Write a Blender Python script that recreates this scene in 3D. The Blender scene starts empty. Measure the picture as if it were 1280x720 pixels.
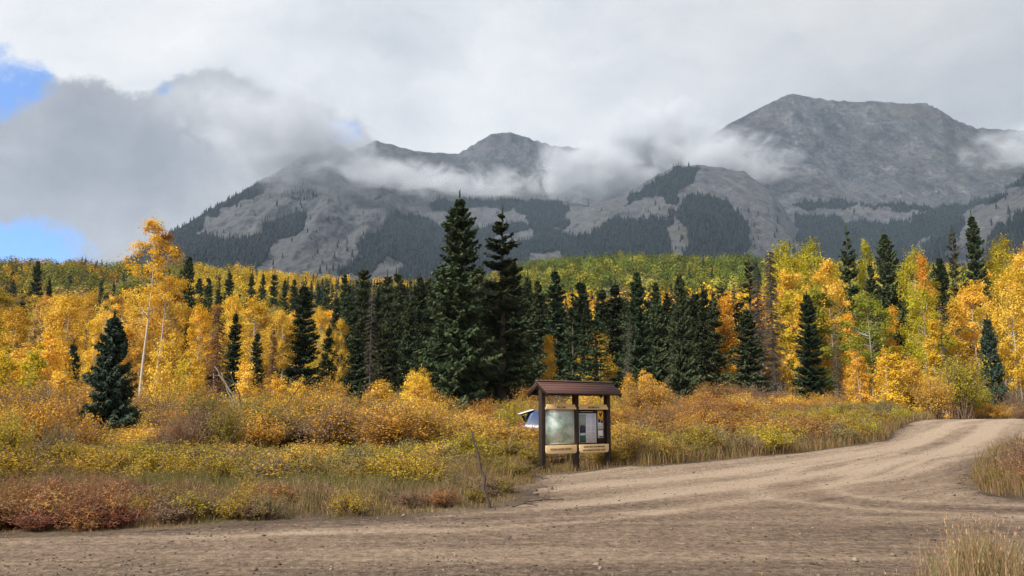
import bpy, math, random
import numpy as np
from mathutils import Vector
R = math.radians
SC = bpy.context.scene
COL = SC.collection
random.seed(7)
RNG = np.random.default_rng(11)

# ------------------------------------------------------------------ camera maths
FPX, PITCH, EYE = 1005.0, math.atan(155 / 1005.0), 1.6
SP, CP = math.sin(PITCH), math.cos(PITCH)

def ray(px, py):
    dx = (np.asarray(px, float) - 640) / FPX
    dy = (360 - np.asarray(py, float)) / FPX
    return dx, CP - SP * dy, SP + CP * dy

def azte(px, py):
    x, y, z = ray(px, py)
    return np.arctan2(x, y), z / np.hypot(x, y)

def project(x, y, z):
    zz = z - EYE
    depth = CP * y + SP * zz
    up = -SP * y + CP * zz
    return 640 + FPX * x / depth, 360 - FPX * up / depth

# ------------------------------------------------------------------ numpy noise
def _h(ix, iy, s):
    n = (ix.astype(np.int64) * 374761393 + iy.astype(np.int64) * 668265263 + s * 974634777) & 0xffffffff
    n = ((n ^ (n >> 13)) * 1274126177) & 0xffffffff
    return ((n ^ (n >> 16)) & 0xffff) / 65535.0

def vn(x, y, s=0):
    x = np.asarray(x, float); y = np.asarray(y, float)
    ix, iy = np.floor(x), np.floor(y)
    fx, fy = x - ix, y - iy
    fx = fx * fx * fx * (fx * (fx * 6 - 15) + 10); fy = fy * fy * fy * (fy * (fy * 6 - 15) + 10)
    a, b = _h(ix, iy, s), _h(ix + 1, iy, s)
    c, d = _h(ix, iy + 1, s), _h(ix + 1, iy + 1, s)
    return (a * (1 - fx) + b * fx) * (1 - fy) + (c * (1 - fx) + d * fx) * fy

def fbm(x, y, o=4, s=0, gain=.5):
    t, a, n = 0, 1, 0
    for k in range(o):
        t = t + a * vn(x * 2 ** k + 17 * k, y * 2 ** k + 31 * k, s + k); n += a; a *= gain
    return t / n * 2 - 1

def ridged(x, y, o=4, s=0, gain=.55):
    t, a, n = 0, 1, 0
    for k in range(o):
        t = t + a * (1 - np.abs(vn(x * 2 ** k + 13 * k, y * 2 ** k + 7 * k, s + k) * 2 - 1)); n += a; a *= gain
    return t / n

def ss(a, b, x):
    t = np.clip((np.asarray(x, float) - a) / (b - a), 0, 1)
    return t * t * (3 - 2 * t)

# ------------------------------------------------------------------ objects
def tag(o, label=None, cat=None, group=None, kind=None):
    if label: o['label'] = label
    if cat: o['category'] = cat
    if group: o['group'] = group
    if kind: o['kind'] = kind
    return o

def link(name, me, parent=None, mat=None):
    o = bpy.data.objects.new(name, me)
    COL.objects.link(o)
    if parent is not None: o.parent = parent
    if mat is not None and me is not None:
        if len(me.materials) == 0: me.materials.append(mat)
    return o

def empty(name, loc=(0, 0, 0), rz=0.0):
    o = bpy.data.objects.new(name, None)
    o.location = loc; o.rotation_euler = (0, 0, rz); o.empty_display_size = .2
    COL.objects.link(o)
    return o

def mesh(name, V, F, mat=None, smooth=False, attrs=None, mi=None):
    """V (n,3); F list of (m,k) index arrays"""
    me = bpy.data.meshes.new(name)
    V = np.asarray(V, np.float32)
    if not isinstance(F, (list, tuple)): F = [F]
    F = [np.asarray(f, np.int32) for f in F if len(f)]
    loops = np.concatenate([f.ravel() for f in F])
    tot = np.concatenate([np.full(len(f), f.shape[1], np.int32) for f in F])
    st = np.concatenate([[0], np.cumsum(tot)[:-1]]).astype(np.int32)
    me.vertices.add(len(V)); me.vertices.foreach_set('co', V.ravel())
    me.loops.add(len(loops)); me.loops.foreach_set('vertex_index', loops)
    me.polygons.add(len(tot)); me.polygons.foreach_set('loop_start', st)
    me.update(calc_edges=True)
    if smooth: me.polygons.foreach_set('use_smooth', np.ones(len(tot), bool))
    for k, a in (attrs or {}).items():
        a = np.asarray(a, np.float32)
        if a.ndim == 1:
            at = me.attributes.new(k, 'FLOAT', 'POINT'); at.data.foreach_set('value', a)
        elif a.shape[1] == 2:
            at = me.attributes.new(k, 'FLOAT2', 'POINT'); at.data.foreach_set('vector', a.ravel())
        else:
            at = me.attributes.new(k, 'FLOAT_COLOR', 'POINT')
            at.data.foreach_set('color', np.c_[a, np.ones(len(a))].astype(np.float32).ravel())
    if mat is not None:
        for m in (mat if isinstance(mat, (list, tuple)) else [mat]): me.materials.append(m)
    if mi is not None: me.polygons.foreach_set('material_index', np.asarray(mi, np.int32))
    return me

class MB:
    """collects boxes, tubes and leaves into one mesh"""
    def __init__(s): s.v, s.f3, s.f4, s.fn, s.n = [], [], [], [], 0
    def add(s, V, F):
        V = np.asarray(V, float); F = np.asarray(F, int)
        s.v.append(V)
        (s.f3 if F.shape[1] == 3 else s.f4).append(F + s.n)
        s.n += len(V); return s
    def ngon(s, V, idx):
        s.v.append(np.asarray(V, float)); s.fn.append(np.asarray([idx]) + s.n); s.n += len(V)
    def box(s, c, d, rot=None, taper=1.0):
        c = np.asarray(c, float); d = np.asarray(d, float) / 2
        V = np.array([[-1,-1,-1],[1,-1,-1],[1,1,-1],[-1,1,-1],[-1,-1,1],[1,-1,1],[1,1,1],[-1,1,1]], float) * d
        V[4:, :2] *= taper
        if rot is not None: V = V @ np.asarray(rot).T
        return s.add(V + c, [[0,3,2,1],[4,5,6,7],[0,1,5,4],[1,2,6,5],[2,3,7,6],[3,0,4,7]])
    def tube(s, P, rad, k=6, cap=True):
        P = np.asarray(P, float); n = len(P)
        rad = np.broadcast_to(np.asarray(rad, float), (n,))
        T = np.gradient(P, axis=0); T /= np.linalg.norm(T, axis=1)[:, None] + 1e-9
        ref = np.array([0, 0, 1.]) if abs(T[0][2]) < .8 else np.array([1., 0, 0])
        U = np.cross(T, ref); U /= np.linalg.norm(U, axis=1)[:, None] + 1e-9
        W = np.cross(T, U)
        a = np.arange(k) / k * 2 * np.pi
        V = (P[:, None] + rad[:, None, None] * (np.cos(a)[None, :, None] * U[:, None] + np.sin(a)[None, :, None] * W[:, None])).reshape(-1, 3)
        F = []
        for i in range(n - 1):
            for j in range(k):
                F.append([i * k + j, (i + 1) * k + j, (i + 1) * k + (j + 1) % k, i * k + (j + 1) % k])
        b = s.n; s.add(V, F)
        if cap and k > 2:
            s.fn.append(np.asarray([list(range(k))]) + b); s.fn.append(np.asarray([list(range(k))[::-1]]) + b + (n - 1) * k)
        return s
    def prism(s, pts, y0, y1, axis=1):
        """outline pts (a,b) extruded along axis between y0 and y1"""
        n = len(pts); V = []
        for q in (y0, y1):
            for a, b in pts:
                V.append({1: (a, q, b), 0: (q, a, b), 2: (a, b, q)}[axis])
        b = s.n
        s.add(V, [[i, (i + 1) % n, n + (i + 1) % n, n + i] for i in range(n)])
        s.fn.append(np.asarray([list(range(n))[::-1]]) + b); s.fn.append(np.asarray([list(range(n, 2 * n))]) + b)
        return s
    def build(s, name, mat, parent=None, smooth=False, bevel=0, attrs=None):
        F = []
        if s.f3: F.append(np.concatenate(s.f3))
        if s.f4: F.append(np.concatenate(s.f4))
        F += s.fn
        me = mesh(name, np.concatenate(s.v), F, mat, smooth, attrs)
        o = link(name, me, parent)
        if bevel:
            m = o.modifiers.new('bevel', 'BEVEL'); m.width = bevel; m.segments = 2; m.limit_method = 'ANGLE'
        return o

# ------------------------------------------------------------------ materials
class NT:
    def __init__(s, name):
        s.m = bpy.data.materials.new(name); s.m.use_nodes = True
        s.t = s.m.node_tree; s.N = s.t.nodes; s.L = s.t.links; s.N.clear()
        s.out = s.N.new('ShaderNodeOutputMaterial')
    def n(s, typ, **kw):
        q = s.N.new(typ)
        for k, v in kw.items():
            if k.startswith('i_'):
                key = k[2:]
                key = int(key) if key.isdigit() else key.replace('_', ' ')
                if hasattr(v, 'is_linked') or hasattr(v, 'links'): s.L.new(v, q.inputs[key])
                else: q.inputs[key].default_value = v
            else: setattr(q, k, v)
        return q
    def noise(s, vec, scale, detail=3, rough=.55, dist=0.0, out='Fac'):
        return s.n('ShaderNodeTexNoise', i_Vector=vec, i_Scale=scale, i_Detail=detail, i_Roughness=rough, i_Distortion=dist).outputs[out]
    def ramp(s, fac, stops):
        q = s.n('ShaderNodeValToRGB', i_Fac=fac); e = q.color_ramp.elements
        while len(e) < len(stops): e.new(.5)
        for x, (p, c) in zip(e, stops):
            x.position = p; x.color = (*(c if hasattr(c, '__len__') else (c, c, c)), 1)
        return q.outputs[0]
    def math(s, op, a, b=0.0, c=None, clamp=False):
        q = s.n('ShaderNodeMath', operation=op, use_clamp=clamp, i_0=a, i_1=b)
        if c is not None:
            if hasattr(c, 'links'): s.L.new(c, q.inputs[2])
            else: q.inputs[2].default_value = c
        return q.outputs[0]
    def mix(s, fac, a, b, mode='MIX'):
        q = s.n('ShaderNodeMix', data_type='RGBA', blend_type=mode)
        def put(i, v):
            if hasattr(v, 'links'): s.L.new(v, q.inputs[i])
            else: q.inputs[i].default_value = v if not hasattr(v, '__len__') else ((*v, 1) if len(v) == 3 else v)
        put(0, fac); put(6, a); put(7, b)
        return q.outputs[2]
    def vmul(s, vec, v):
        return s.n('ShaderNodeVectorMath', operation='MULTIPLY', i_0=vec, i_1=v).outputs[0]
    def attr(s, name, out='Fac'):
        return s.n('ShaderNodeAttribute', attribute_name=name).outputs[out]
    def obj(s): return s.n('ShaderNodeTexCoord').outputs['Object']
    def pos(s): return s.n('ShaderNodeNewGeometry').outputs['Position']
    def bump(s, h, strength=.5, dist=.05):
        return s.n('ShaderNodeBump', i_Height=h, i_Strength=strength, i_Distance=dist).outputs[0]
    def bsdf(s, col, rough=.8, normal=None, spec=.3, metal=0.0):
        q = s.n('ShaderNodeBsdfPrincipled', i_Roughness=rough, i_Metallic=metal)
        q.inputs['Specular IOR Level'].default_value = spec
        if hasattr(col, 'links'): s.L.new(col, q.inputs['Base Color'])
        else: q.inputs['Base Color'].default_value = (*col, 1)
        if normal is not None: s.L.new(normal, q.inputs['Normal'])
        s.L.new(q.outputs[0], s.out.inputs['Surface'])
        return s.m

MATS = {}
def plain(name, col, rough=.7, var=.25, scale=6, bump=0.0, spec=.3, metal=0.0, stretch=(1, 1, 1)):
    if name in MATS: return MATS[name]
    t = NT(name)
    v = t.vmul(t.obj(), stretch)
    f = t.noise(v, scale, 5)
    c = t.ramp(f, [(.25, tuple(x * (1 - var) for x in col)), (.75, tuple(min(1, x * (1 + var)) for x in col))])
    nb = t.bump(t.noise(v, scale * 4, 4), bump, .02) if bump else None
    MATS[name] = t.bsdf(c, rough, nb, spec, metal)
    return MATS[name]

def leafmat(name, dark, mid, light, trans=.3, hue=.04, val=.25):
    """foliage: colour per leaf cluster (attribute v), per plant and by a soft noise inside the plant"""
    t = NT(name)
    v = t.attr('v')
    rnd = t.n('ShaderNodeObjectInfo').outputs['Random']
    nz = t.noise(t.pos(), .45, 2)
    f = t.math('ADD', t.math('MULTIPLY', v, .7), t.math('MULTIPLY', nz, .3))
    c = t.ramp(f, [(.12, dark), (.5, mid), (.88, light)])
    h = t.n('ShaderNodeHueSaturation', i_Color=c)
    t.L.new(t.math('MULTIPLY_ADD', rnd, hue, .5 - hue / 2), h.inputs['Hue'])
    r2 = t.math('FRACT', t.math('MULTIPLY', rnd, 7.31))
    t.L.new(t.math('MULTIPLY_ADD', r2, val, 1 - val / 2), h.inputs['Value'])
    d = t.n('ShaderNodeBsdfDiffuse', i_Color=h.outputs[0])
    tr = t.n('ShaderNodeBsdfTranslucent', i_Color=h.outputs[0])
    mx = t.n('ShaderNodeMixShader', i_0=trans)
    t.L.new(d.outputs[0], mx.inputs[1]); t.L.new(tr.outputs[0], mx.inputs[2])
    t.L.new(mx.outputs[0], t.out.inputs['Surface'])
    return t.m
# ------------------------------------------------------------------ terrain height
HILL_PX = [(-400, 338), (0, 342), (90, 341), (150, 345), (250, 346), (330, 352), (420, 364), (500, 366), (600, 362), (650, 346), (700, 336), (780, 333),
           (860, 337), (930, 336), (1000, 342), (1100, 346), (1200, 350), (1280, 346), (1700, 346)]
_ha, _ht = azte([p[0] for p in HILL_PX], [p[1] for p in HILL_PX])

def H(x, y):
    x = np.asarray(x, float); y = np.asarray(y, float)
    r = np.hypot(x, y); az = np.arctan2(x, np.maximum(y, 1e-6)); az = np.where(y < 0, np.sign(x) * 1.5, az)
    near = .05 * fbm(x * .12, y * .12, 2, 5) * ss(9, 20, r)
    right = 1.14 * ss(22, 54, r) * ss(0, 13, x) * (1 - .55 * ss(56, 85, r))
    kio = .12 * ss(1.2, 3.2, x) * ss(20, 23, y) * (1 - ss(26, 34, y))
    mound = .22 * np.exp(-(((x - 12.6) / 2.6) ** 2 + ((y - 20.0) / 4.0) ** 2))
    hc = 560 * np.interp(az, _ha, _ht)
    t = np.clip((r - 95) / 465., 0, 1)
    hill = hc * (t ** 1.25 * .75 + .25 * t * t * (3 - 2 * t)) * ss(-.25, .1, np.cos(az))
    back = np.clip((r - 560) / 400., 0, 1)
    hill = hill * (1 - .10 * back * (1 - back) * 4) + back * .06 * 400 * ss(.1, .5, np.cos(az))
    rough = fbm(x * .02, y * .02, 3, 9) * 3.0 * ss(90, 250, r)
    return near + right + kio + mound + hill + rough

_R = np.concatenate([np.arange(6, 90, .15), np.arange(90, 900, 2.0)])
def hit(px, py):
    """ground point seen at a pixel"""
    px, py = np.broadcast_arrays(np.atleast_1d(np.asarray(px, float)), np.asarray(py, float))
    out = []
    for a, b in zip(px.ravel(), py.ravel()):
        az, te = azte(a, b)
        X, Y = _R * math.sin(az), _R * math.cos(az)
        d = H(X, Y) - EYE - te * _R
        k = np.argmax(d > 0)
        if d[k] <= 0: k = len(_R) - 1
        r = _R[k]
        if k > 0 and d[k] > 0:
            r = _R[k - 1] + (_R[k] - _R[k - 1]) * (-d[k - 1]) / (d[k] - d[k - 1] + 1e-9)
        out.append((r * math.sin(az), r * math.cos(az)))
    return np.array(out)

def at(px, d, py=470):
    x, y, z = ray(px, py)
    return float(x / y * d), float(d)

# ------------------------------------------------------------------ sky
def build_world():
    w = bpy.data.worlds.new('World'); SC.world = w; w.use_nodes = True
    t = NT.__new__(NT); t.t = w.node_tree; t.N = t.t.nodes; t.L = t.t.links; t.N.clear()
    out = t.n('ShaderNodeOutputWorld'); bg = t.n('ShaderNodeBackground', i_Strength=SKY)
    t.L.new(bg.outputs[0], out.inputs[0])
    sky = t.n('ShaderNodeTexSky', sky_type='NISHITA', sun_disc=False, sun_elevation=R(SUN_EL), sun_rotation=R(SUN_AZ), altitude=2700.0,
              air_density=1.0, dust_density=.6, ozone_density=1.6)
    g = t.n('ShaderNodeTexCoord').outputs['Generated']
    sep = t.n('ShaderNodeSeparateXYZ', i_0=g)
    # domain warp so every cloud edge is ragged
    wn = t.n('ShaderNodeTexNoise', i_Vector=g, i_Scale=3.2, i_Detail=8, i_Roughness=.64)
    wv = t.n('ShaderNodeVectorMath', operation='SUBTRACT', i_0=wn.outputs['Color'], i_1=(.5, .5, .5)).outputs[0]
    gw = t.n('ShaderNodeVectorMath', operation='ADD', i_0=g, i_1=t.vmul(wv, (.17, .17, .13))).outputs[0]
    def blob(px, py, rx, ry, e0, e1):
        x, y, z = ray(px, py); d = np.array([x, y, z]); d /= np.linalg.norm(d)
        dv = t.n('ShaderNodeVectorMath', operation='SUBTRACT', i_0=gw, i_1=tuple(d)).outputs[0]
        dv = t.vmul(dv, (FPX / rx, FPX / rx, FPX / ry))
        ln = t.n('ShaderNodeVectorMath', operation='LENGTH', i_0=dv).outputs['Value']
        return t.n('ShaderNodeMapRange', i_0=ln, i_1=e0, i_2=e1, i_3=1.0, i_4=0.0, interpolation_type='SMOOTHSTEP').outputs[0]
    def union(bs):
        a = bs[0]
        for b in bs[1:]: a = t.math('MAXIMUM', a, b)
        return a
    n3 = t.noise(g, 9.0, 9, .62)
    def torn(b, k=1.3, lo=.38, hi=.62):
        s = t.math('ADD', b, t.math('MULTIPLY', t.math('MULTIPLY_ADD', n3, k, -.5 * k), t.math('MULTIPLY', b, 3.0, clamp=True)))
        return t.n('ShaderNodeMapRange', i_0=s, i_1=lo, i_2=hi, i_3=0.0, i_4=1.0, interpolation_type='SMOOTHSTEP').outputs[0]
    grey = union([blob(110, 220, 165, 125, .6, 1.25), blob(290, 215, 170, 108, .6, 1.25), blob(-60, 220, 240, 110, .6, 1.25), blob(-350, 240, 330, 130, .6, 1.2),
                  blob(395, 215, 105, 80, .4, 1.2)])
    grey = torn(grey, 1.7, .34, .62)
    blue = union([blob(-8, 62, 92, 60, .4, 1.3), blob(5, 318, 95, 56, .1, 1.4), blob(424, 168, 30, 17, .2, 1.3), t.math('MULTIPLY', blob(185, 92, 85, 28, .1, 1.3), .40)])
    blue = torn(blue, 2.8, .30, .80)
    # high sheet: near white, brightest in the upper middle, greyer to the right
    n1 = t.noise(t.vmul(gw, (1, 1, 2.2)), 2.6, 5, .55)
    n2 = t.noise(gw, 7, 6, .6)
    sheet = t.ramp(t.math('ADD', t.math('MULTIPLY', n1, .8), t.math('MULTIPLY', n2, .2)),
                   [(.36, (.50, .53, .57)), (.46, (.60, .62, .65)), (.54, (.70, .71, .725)), (.64, (.80, .80, .80))])
    rgt = t.n('ShaderNodeMapRange', i_0=sep.outputs[0], i_1=-.05, i_2=.5, i_3=1.0, i_4=.74, interpolation_type='SMOOTHSTEP').outputs[0]
    sheet = t.n('ShaderNodeVectorMath', operation='SCALE', i_0=sheet, i_Scale=rgt).outputs[0]
    gcol = t.ramp(t.math('ADD', t.math('MULTIPLY', n2, .2), t.math('ADD', t.math('MULTIPLY', n3, .35), t.math('MULTIPLY', t.noise(t.vmul(gw, (1, 1, 1.6)), 4, 5, .55), .45))),
                  [(.40, (.26, .275, .31)), (.48, (.33, .342, .37)), (.54, (.42, .43, .45)), (.61, (.56, .565, .575))])
    low = t.n('ShaderNodeMapRange', i_0=sep.outputs[2], i_1=.17, i_2=.27, i_3=.42, i_4=0.0, interpolation_type='SMOOTHSTEP').outputs[0]
    gcol = t.mix(low, gcol, (.5, .53, .58))
    c = t.mix(grey, sheet, gcol)
    sc = t.n('ShaderNodeVectorMath', operation='SCALE', i_0=c, i_Scale=CLOUD_GAIN / SKY).outputs[0]
    skyc = t.n('ShaderNodeVectorMath', operation='MULTIPLY', i_0=sky.outputs[0], i_1=(.95, 1.5, 2.1)).outputs[0]
    full = t.mix(t.math('MULTIPLY', blue, .96), sc, skyc)
    # below the horizon the world is the dim ground reflection
    dn = t.n('ShaderNodeMapRange', i_0=sep.outputs[2], i_1=-.05, i_2=.02, i_3=0.0, i_4=1.0).outputs[0]
    full = t.mix(dn, tuple(v * CLOUD_GAIN / SKY for v in (.12, .11, .09)), full)
    t.L.new(full, bg.inputs[0])

# ------------------------------------------------------------------ mountains
def table(pts):
    px = np.array([p[0] for p in pts], float); py = np.array([p[1] for p in pts], float); D = np.array([p[2] for p in pts], float)
    az, te = azte(px, py)
    return az, EYE + te * D, D

LAYERS = [
    # left shoulder and the face that runs right from it
    (table([(-500, 420, 2000), (0, 400, 2100), (100, 352, 2200), (160, 324, 2250), (216, 290, 2300), (300, 240, 2500), (350, 212, 2700), (412, 174, 3000), (442, 190, 3100), (500, 215, 3150),
            (560, 232, 3150), (640, 240, 3100), (700, 250, 3000), (760, 262, 2900), (850, 300, 2700), (1000, 360, 2500), (1700, 430, 2400)]), 1.35, 950),
    # back range
    (table([(-500, 430, 3900), (150, 380, 3900), (250, 290, 3900), (380, 205, 3900), (440, 188, 3800), (470, 175, 3800), (520, 188, 3850), (572, 191, 3850), (600, 176, 3800), (614, 167, 3800), (638, 165, 3800), (660, 172, 3800), (690, 181, 3850),
            (730, 184, 3900), (790, 205, 3900), (880, 190, 3900), (960, 180, 3900), (1100, 300, 3900), (1300, 400, 3900)]), 1.9, 1800),
    # centre shoulder
    (table([(400, 400, 2300), (560, 340, 2300), (640, 290, 2400), (700, 272, 2500), (735, 258, 2550), (780, 243, 2600), (815, 222, 2650), (845, 207, 2700), (880, 206, 2700), (930, 214, 2700), (965, 240, 2600), (1000, 290, 2450),
            (1040, 345, 2300), (1100, 380, 2300)]), 1.15, 950),
    # right mountain with its bowl
    (table([(500, 400, 3600), (700, 330, 3600), (800, 230, 3600), (860, 185, 3600), (915, 152, 3600), (950, 134, 3600), (978, 119, 3600), (992, 116, 3600), (1015, 121, 3600), (1060, 126, 3650), (1100, 126, 3650), (1140, 129, 3650),
            (1157, 128, 3650), (1176, 136, 3600), (1192, 148, 3600), (1222, 160, 3550), (1280, 162, 3500), (1360, 168, 3400), (1500, 200, 3300), (1800, 240, 3200)]), 2.3, 1200),
    # right front ridge
    (table([(900, 480, 2000), (1020, 400, 2000), (1100, 345, 2000), (1150, 312, 2050), (1195, 283, 2050), (1240, 250, 2100), (1280, 222, 2100), (1350, 190, 2200), (1500, 170, 2300), (1800, 190, 2400)]), 1.1, 950),
]
M_AZ = np.linspace(-.80, .80, 1150)
M_R = 700 * (5200 / 700.) ** np.linspace(0, 1, 430)

def mountain_grid():
    A, Rr = np.meshgrid(M_AZ, M_R, indexing='ij')
    X, Y = Rr * np.sin(A), Rr * np.cos(A)
    wx = fbm(X / 700, Y / 700, 3, 21) * .02
    Aw = A + wx * ss(900, 2500, Rr) * .6
    base = EYE + .142 * Rr - 6
    base = np.minimum(base, EYE + .142 * 1500 + (Rr - 1500) * .05)
    Z = base.copy()
    for (az, zc, D), pw, F in LAYERS:
        Dd = np.interp(A, az, D); zz = np.interp(A, az, zc, left=zc[0], right=zc[-1])
        Zb = np.interp(Rr * 0 + F, M_R, EYE + .142 * M_R - 6)
        Zb = EYE + .142 * min(F, 1500) - 6 + max(F - 1500, 0) * .05
        s = np.clip((Rr - F) / (Dd - F), 0, 1)
        p = .3 * s + .7 * s ** (pw + .3)
        zf = Zb + (zz - Zb) * p
        bk = np.clip(Rr - Dd, 0, None)
        zf = zf - bk * .62
        zf = np.where((Rr < F), -1e4, zf)
        # gullies run down the face; none at the crest so the skyline stays
        g = ridged(X / 170 + Y / 1400, Y / 900 - X / 2500, 4, int(F) % 97) - .6
        g2 = fbm(X / 60, Y / 110, 4, 3)
        amp = np.sin(np.pi * np.clip(s, 0, 1)) ** .7
        zf = zf + amp * (g * 64 * (zz > Zb) + g2 * 11 + (ridged(X / 62 + Y / 900, Y / 420, 3, 91) - .6) * 17) + fbm(X / 35, Y / 35, 3, 77) * 4.0
        Z = np.maximum(Z, zf)
    Z += fbm(X / 28, Y / 40, 4, 44) * 3.5 * ss(1000, 1800, Rr)
    return A, Rr, X, Y, Z
MG = mountain_grid()
_MA, _MRr, _MX, _MY, _MZ = MG

def mhit(px, py):
    """mountain point seen at pixels (arrays); nan where the sky is"""
    az, te = azte(px, py)
    ia = np.clip((az - M_AZ[0]) / (M_AZ[1] - M_AZ[0]), 0, len(M_AZ) - 1.001)
    i0 = ia.astype(int); f = (ia - i0)[:, None]
    prof = _MZ[i0] * (1 - f) + _MZ[i0 + 1] * f
    d = prof - EYE - te[:, None] * M_R[None]
    d[:, :40] = -1
    k = np.argmax(d > 0, axis=1); ok = (d[np.arange(len(k)), k] > 0) & (k > 0)
    j = np.arange(len(k)); d0, d1 = d[j, k - 1], d[j, k]
    r = M_R[k - 1] + (M_R[k] - M_R[k - 1]) * (-d0) / (d1 - d0 + 1e-9)
    z = EYE + te * r
    r = np.where(ok, r, np.nan)
    return r * np.sin(az), r * np.cos(az), z, ok

def inpoly(px, py, poly):
    c = np.zeros(len(px), bool); n = len(poly)
    for i in range(n):
        x1, y1 = poly[i]; x2, y2 = poly[(i + 1) % n]
        m = ((y1 > py) != (y2 > py)) & (px < (x2 - x1) * (py - y1) / (y2 - y1 + 1e-9) + x1)
        c ^= m
    return c

# tree cover on the mountains: (outline as seen, density)
WOODS = [
    ([(205, 300), (262, 262), (322, 226), (340, 236), (300, 252), (262, 272), (246, 290), (270, 298), (318, 296), (340, 275), (385, 262), (378, 288), (350, 300), (322, 330), (300, 345), (205, 345)], .75),
    ([(160, 318), (216, 286), (300, 238), (330, 224), (335, 232), (280, 262), (225, 296), (200, 330), (150, 345)], 1.0),
    ([(340, 225), (400, 232), (395, 250), (350, 248)], .35),
    ([(448, 318), (452, 300), (470, 290), (492, 264), (515, 268), (535, 274), (558, 288), (640, 290), (700, 296), (745, 292), (760, 300), (770, 350), (520, 350), (495, 320), (470, 325)], 1.0),
    ([(430, 335), (455, 320), (480, 326), (460, 345), (420, 345)], .8),
    ([(538, 252), (600, 247), (690, 252), (712, 259), (712, 268), (690, 274), (640, 262), (545, 262)], 1.0),
    ([(655, 268), (712, 262), (708, 276), (705, 300), (620, 296), (560, 290), (600, 282), (655, 280)], 1.0),
    ([(735, 296), (745, 286), (772, 272), (832, 274), (836, 262), (850, 262), (838, 285), (838, 318), (800, 335), (740, 345), (700, 345)], 1.0),
    ([(778, 248), (800, 236), (845, 208), (878, 212), (870, 226), (850, 238), (842, 256), (832, 258), (826, 244), (800, 248), (782, 256)], .9),
    ([(842, 262), (862, 242), (905, 250), (930, 268), (938, 292), (932, 322), (930, 345), (850, 345), (858, 322), (862, 300)], .62),
    ([(985, 254), (1040, 250), (1100, 256), (1195, 258), (1240, 246), (1262, 240), (1250, 250), (1205, 265), (1140, 264), (1060, 257), (1000, 262)], 1.0),
    ([(992, 268), (1052, 268), (1060, 276), (1140, 278), (1150, 266), (1205, 264), (1206, 285), (1188, 300), (1180, 350), (1000, 350), (995, 300)], 1.0),
    ([(1225, 350), (1232, 298), (1256, 280), (1290, 262), (1340, 250), (1340, 350)], .9),
    ([(1255, 236), (1290, 216), (1340, 205), (1340, 225), (1285, 236)], .8),
    ([(500, 335), (1290, 335), (1290, 352), (500, 352)], .8),
]
CLEAR = [[(612, 297), (640, 290), (672, 288), (668, 296), (630, 306), (612, 308)], [(664, 318), (690, 313), (704, 318), (700, 338), (662, 340)],
         [(833, 284), (858, 292), (862, 312), (848, 322), (836, 316)], [(1055, 259), (1140, 265), (1142, 276), (1058, 270)], [(693, 288), (712, 284), (706, 294)],
         [(1130, 345), (1150, 300), (1165, 290), (1152, 312), (1142, 345)]]

def woodland(px, py):
    px = px + (vn(px / 9, py / 9, 3) - .5) * 12; py = py + (vn(px / 9, py / 9, 8) - .5) * 8
    w = np.zeros(len(px))
    for poly, d in WOODS: w = np.maximum(w, inpoly(px, py, poly) * d)
    for poly in CLEAR: w = np.where(inpoly(px, py, poly), .04, w)
    return w

def build_mountains():
    A, Rr, X, Y, Z = MG
    n, m = A.shape
    i = np.arange(n * m).reshape(n, m)
    F = np.stack([i[:-1, :-1], i[1:, :-1], i[1:, 1:], i[:-1, 1:]], -1).reshape(-1, 4)
    # which cells carry woodland floor
    px, py = project(X.ravel(), Y.ravel(), Z.ravel())
    wood = woodland(px, py)
    # slope
    dzr = np.gradient(Z, axis=1) / np.gradient(Rr, axis=1)
    t = NT('mountain_rock')
    P = t.pos()
    P1 = t.vmul(P, (1, .45, .8))
    big = t.noise(P1, .0022, 5, .6)
    med = t.noise(t.vmul(P, (1, .35, .6)), .011, 6, .65)
    fine = t.noise(t.vmul(P, (1, .5, .8)), .05, 8, .78)
    streak = t.noise(t.vmul(P, (1, .12, .12)), .02, 5, .6, 1.0)
    speck = t.noise(t.vmul(P, (1, .6, .9)), .16, 4, .8)
    rock = t.ramp(t.math('ADD', t.math('MULTIPLY', med, .34), t.math('ADD', t.math('MULTIPLY', fine, .36), t.math('MULTIPLY', speck, .30))),
                  [(.40, (.018, .021, .028)), (.475, (.046, .050, .060)), (.53, (.088, .092, .102)), (.61, (.19, .19, .195))])
    rust = t.mix(t.ramp(t.noise(P, .004, 4, .6), [(.52, 0), (.66, .55)]), rock, t.mix(.4, rock, (.10, .06, .062)))
    talus = t.ramp(t.math('ADD', t.math('MULTIPLY', streak, .4), t.math('ADD', t.math('MULTIPLY', fine, .3), t.math('MULTIPLY', speck, .3))), [(.38, (.062, .066, .075)), (.5, (.096, .099, .106)), (.63, (.145, .147, .150))])
    sl = t.math('ADD', t.attr('slope'), t.math('MULTIPLY_ADD', med, .5, -.25))
    face = t.mix(t.n('ShaderNodeMapRange', i_0=sl, i_1=.42, i_2=.72).outputs[0], talus, rust)
    # thin tundra and dry meadow between the stones
    face = t.mix(t.ramp(t.math('ADD', t.math('MULTIPLY', big, .6), t.math('MULTIPLY', streak, .4)), [(.5, 0), (.62, .5)]), face, (.078, .080, .058))
    col = t.mix(t.ramp(t.math('ADD', t.attr('wood'), t.math('MULTIPLY_ADD', fine, .4, -.2)), [(.3, 0), (.62, 1)]), face, (.012, .017, .018))
    nb = t.bump(t.math('ADD', t.math('MULTIPLY', fine, .35), t.math('MULTIPLY', med, 1.0)), 1.0, 28)
    mat = t.bsdf(col, .95, nb, .1)
    me = mesh('mountains', np.c_[X.ravel(), Y.ravel(), Z.ravel()], F, mat, True,
              {'wood': wood, 'slope': np.abs(dzr).ravel()})
    tag(link('mountains', me), kind='structure')

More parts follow.
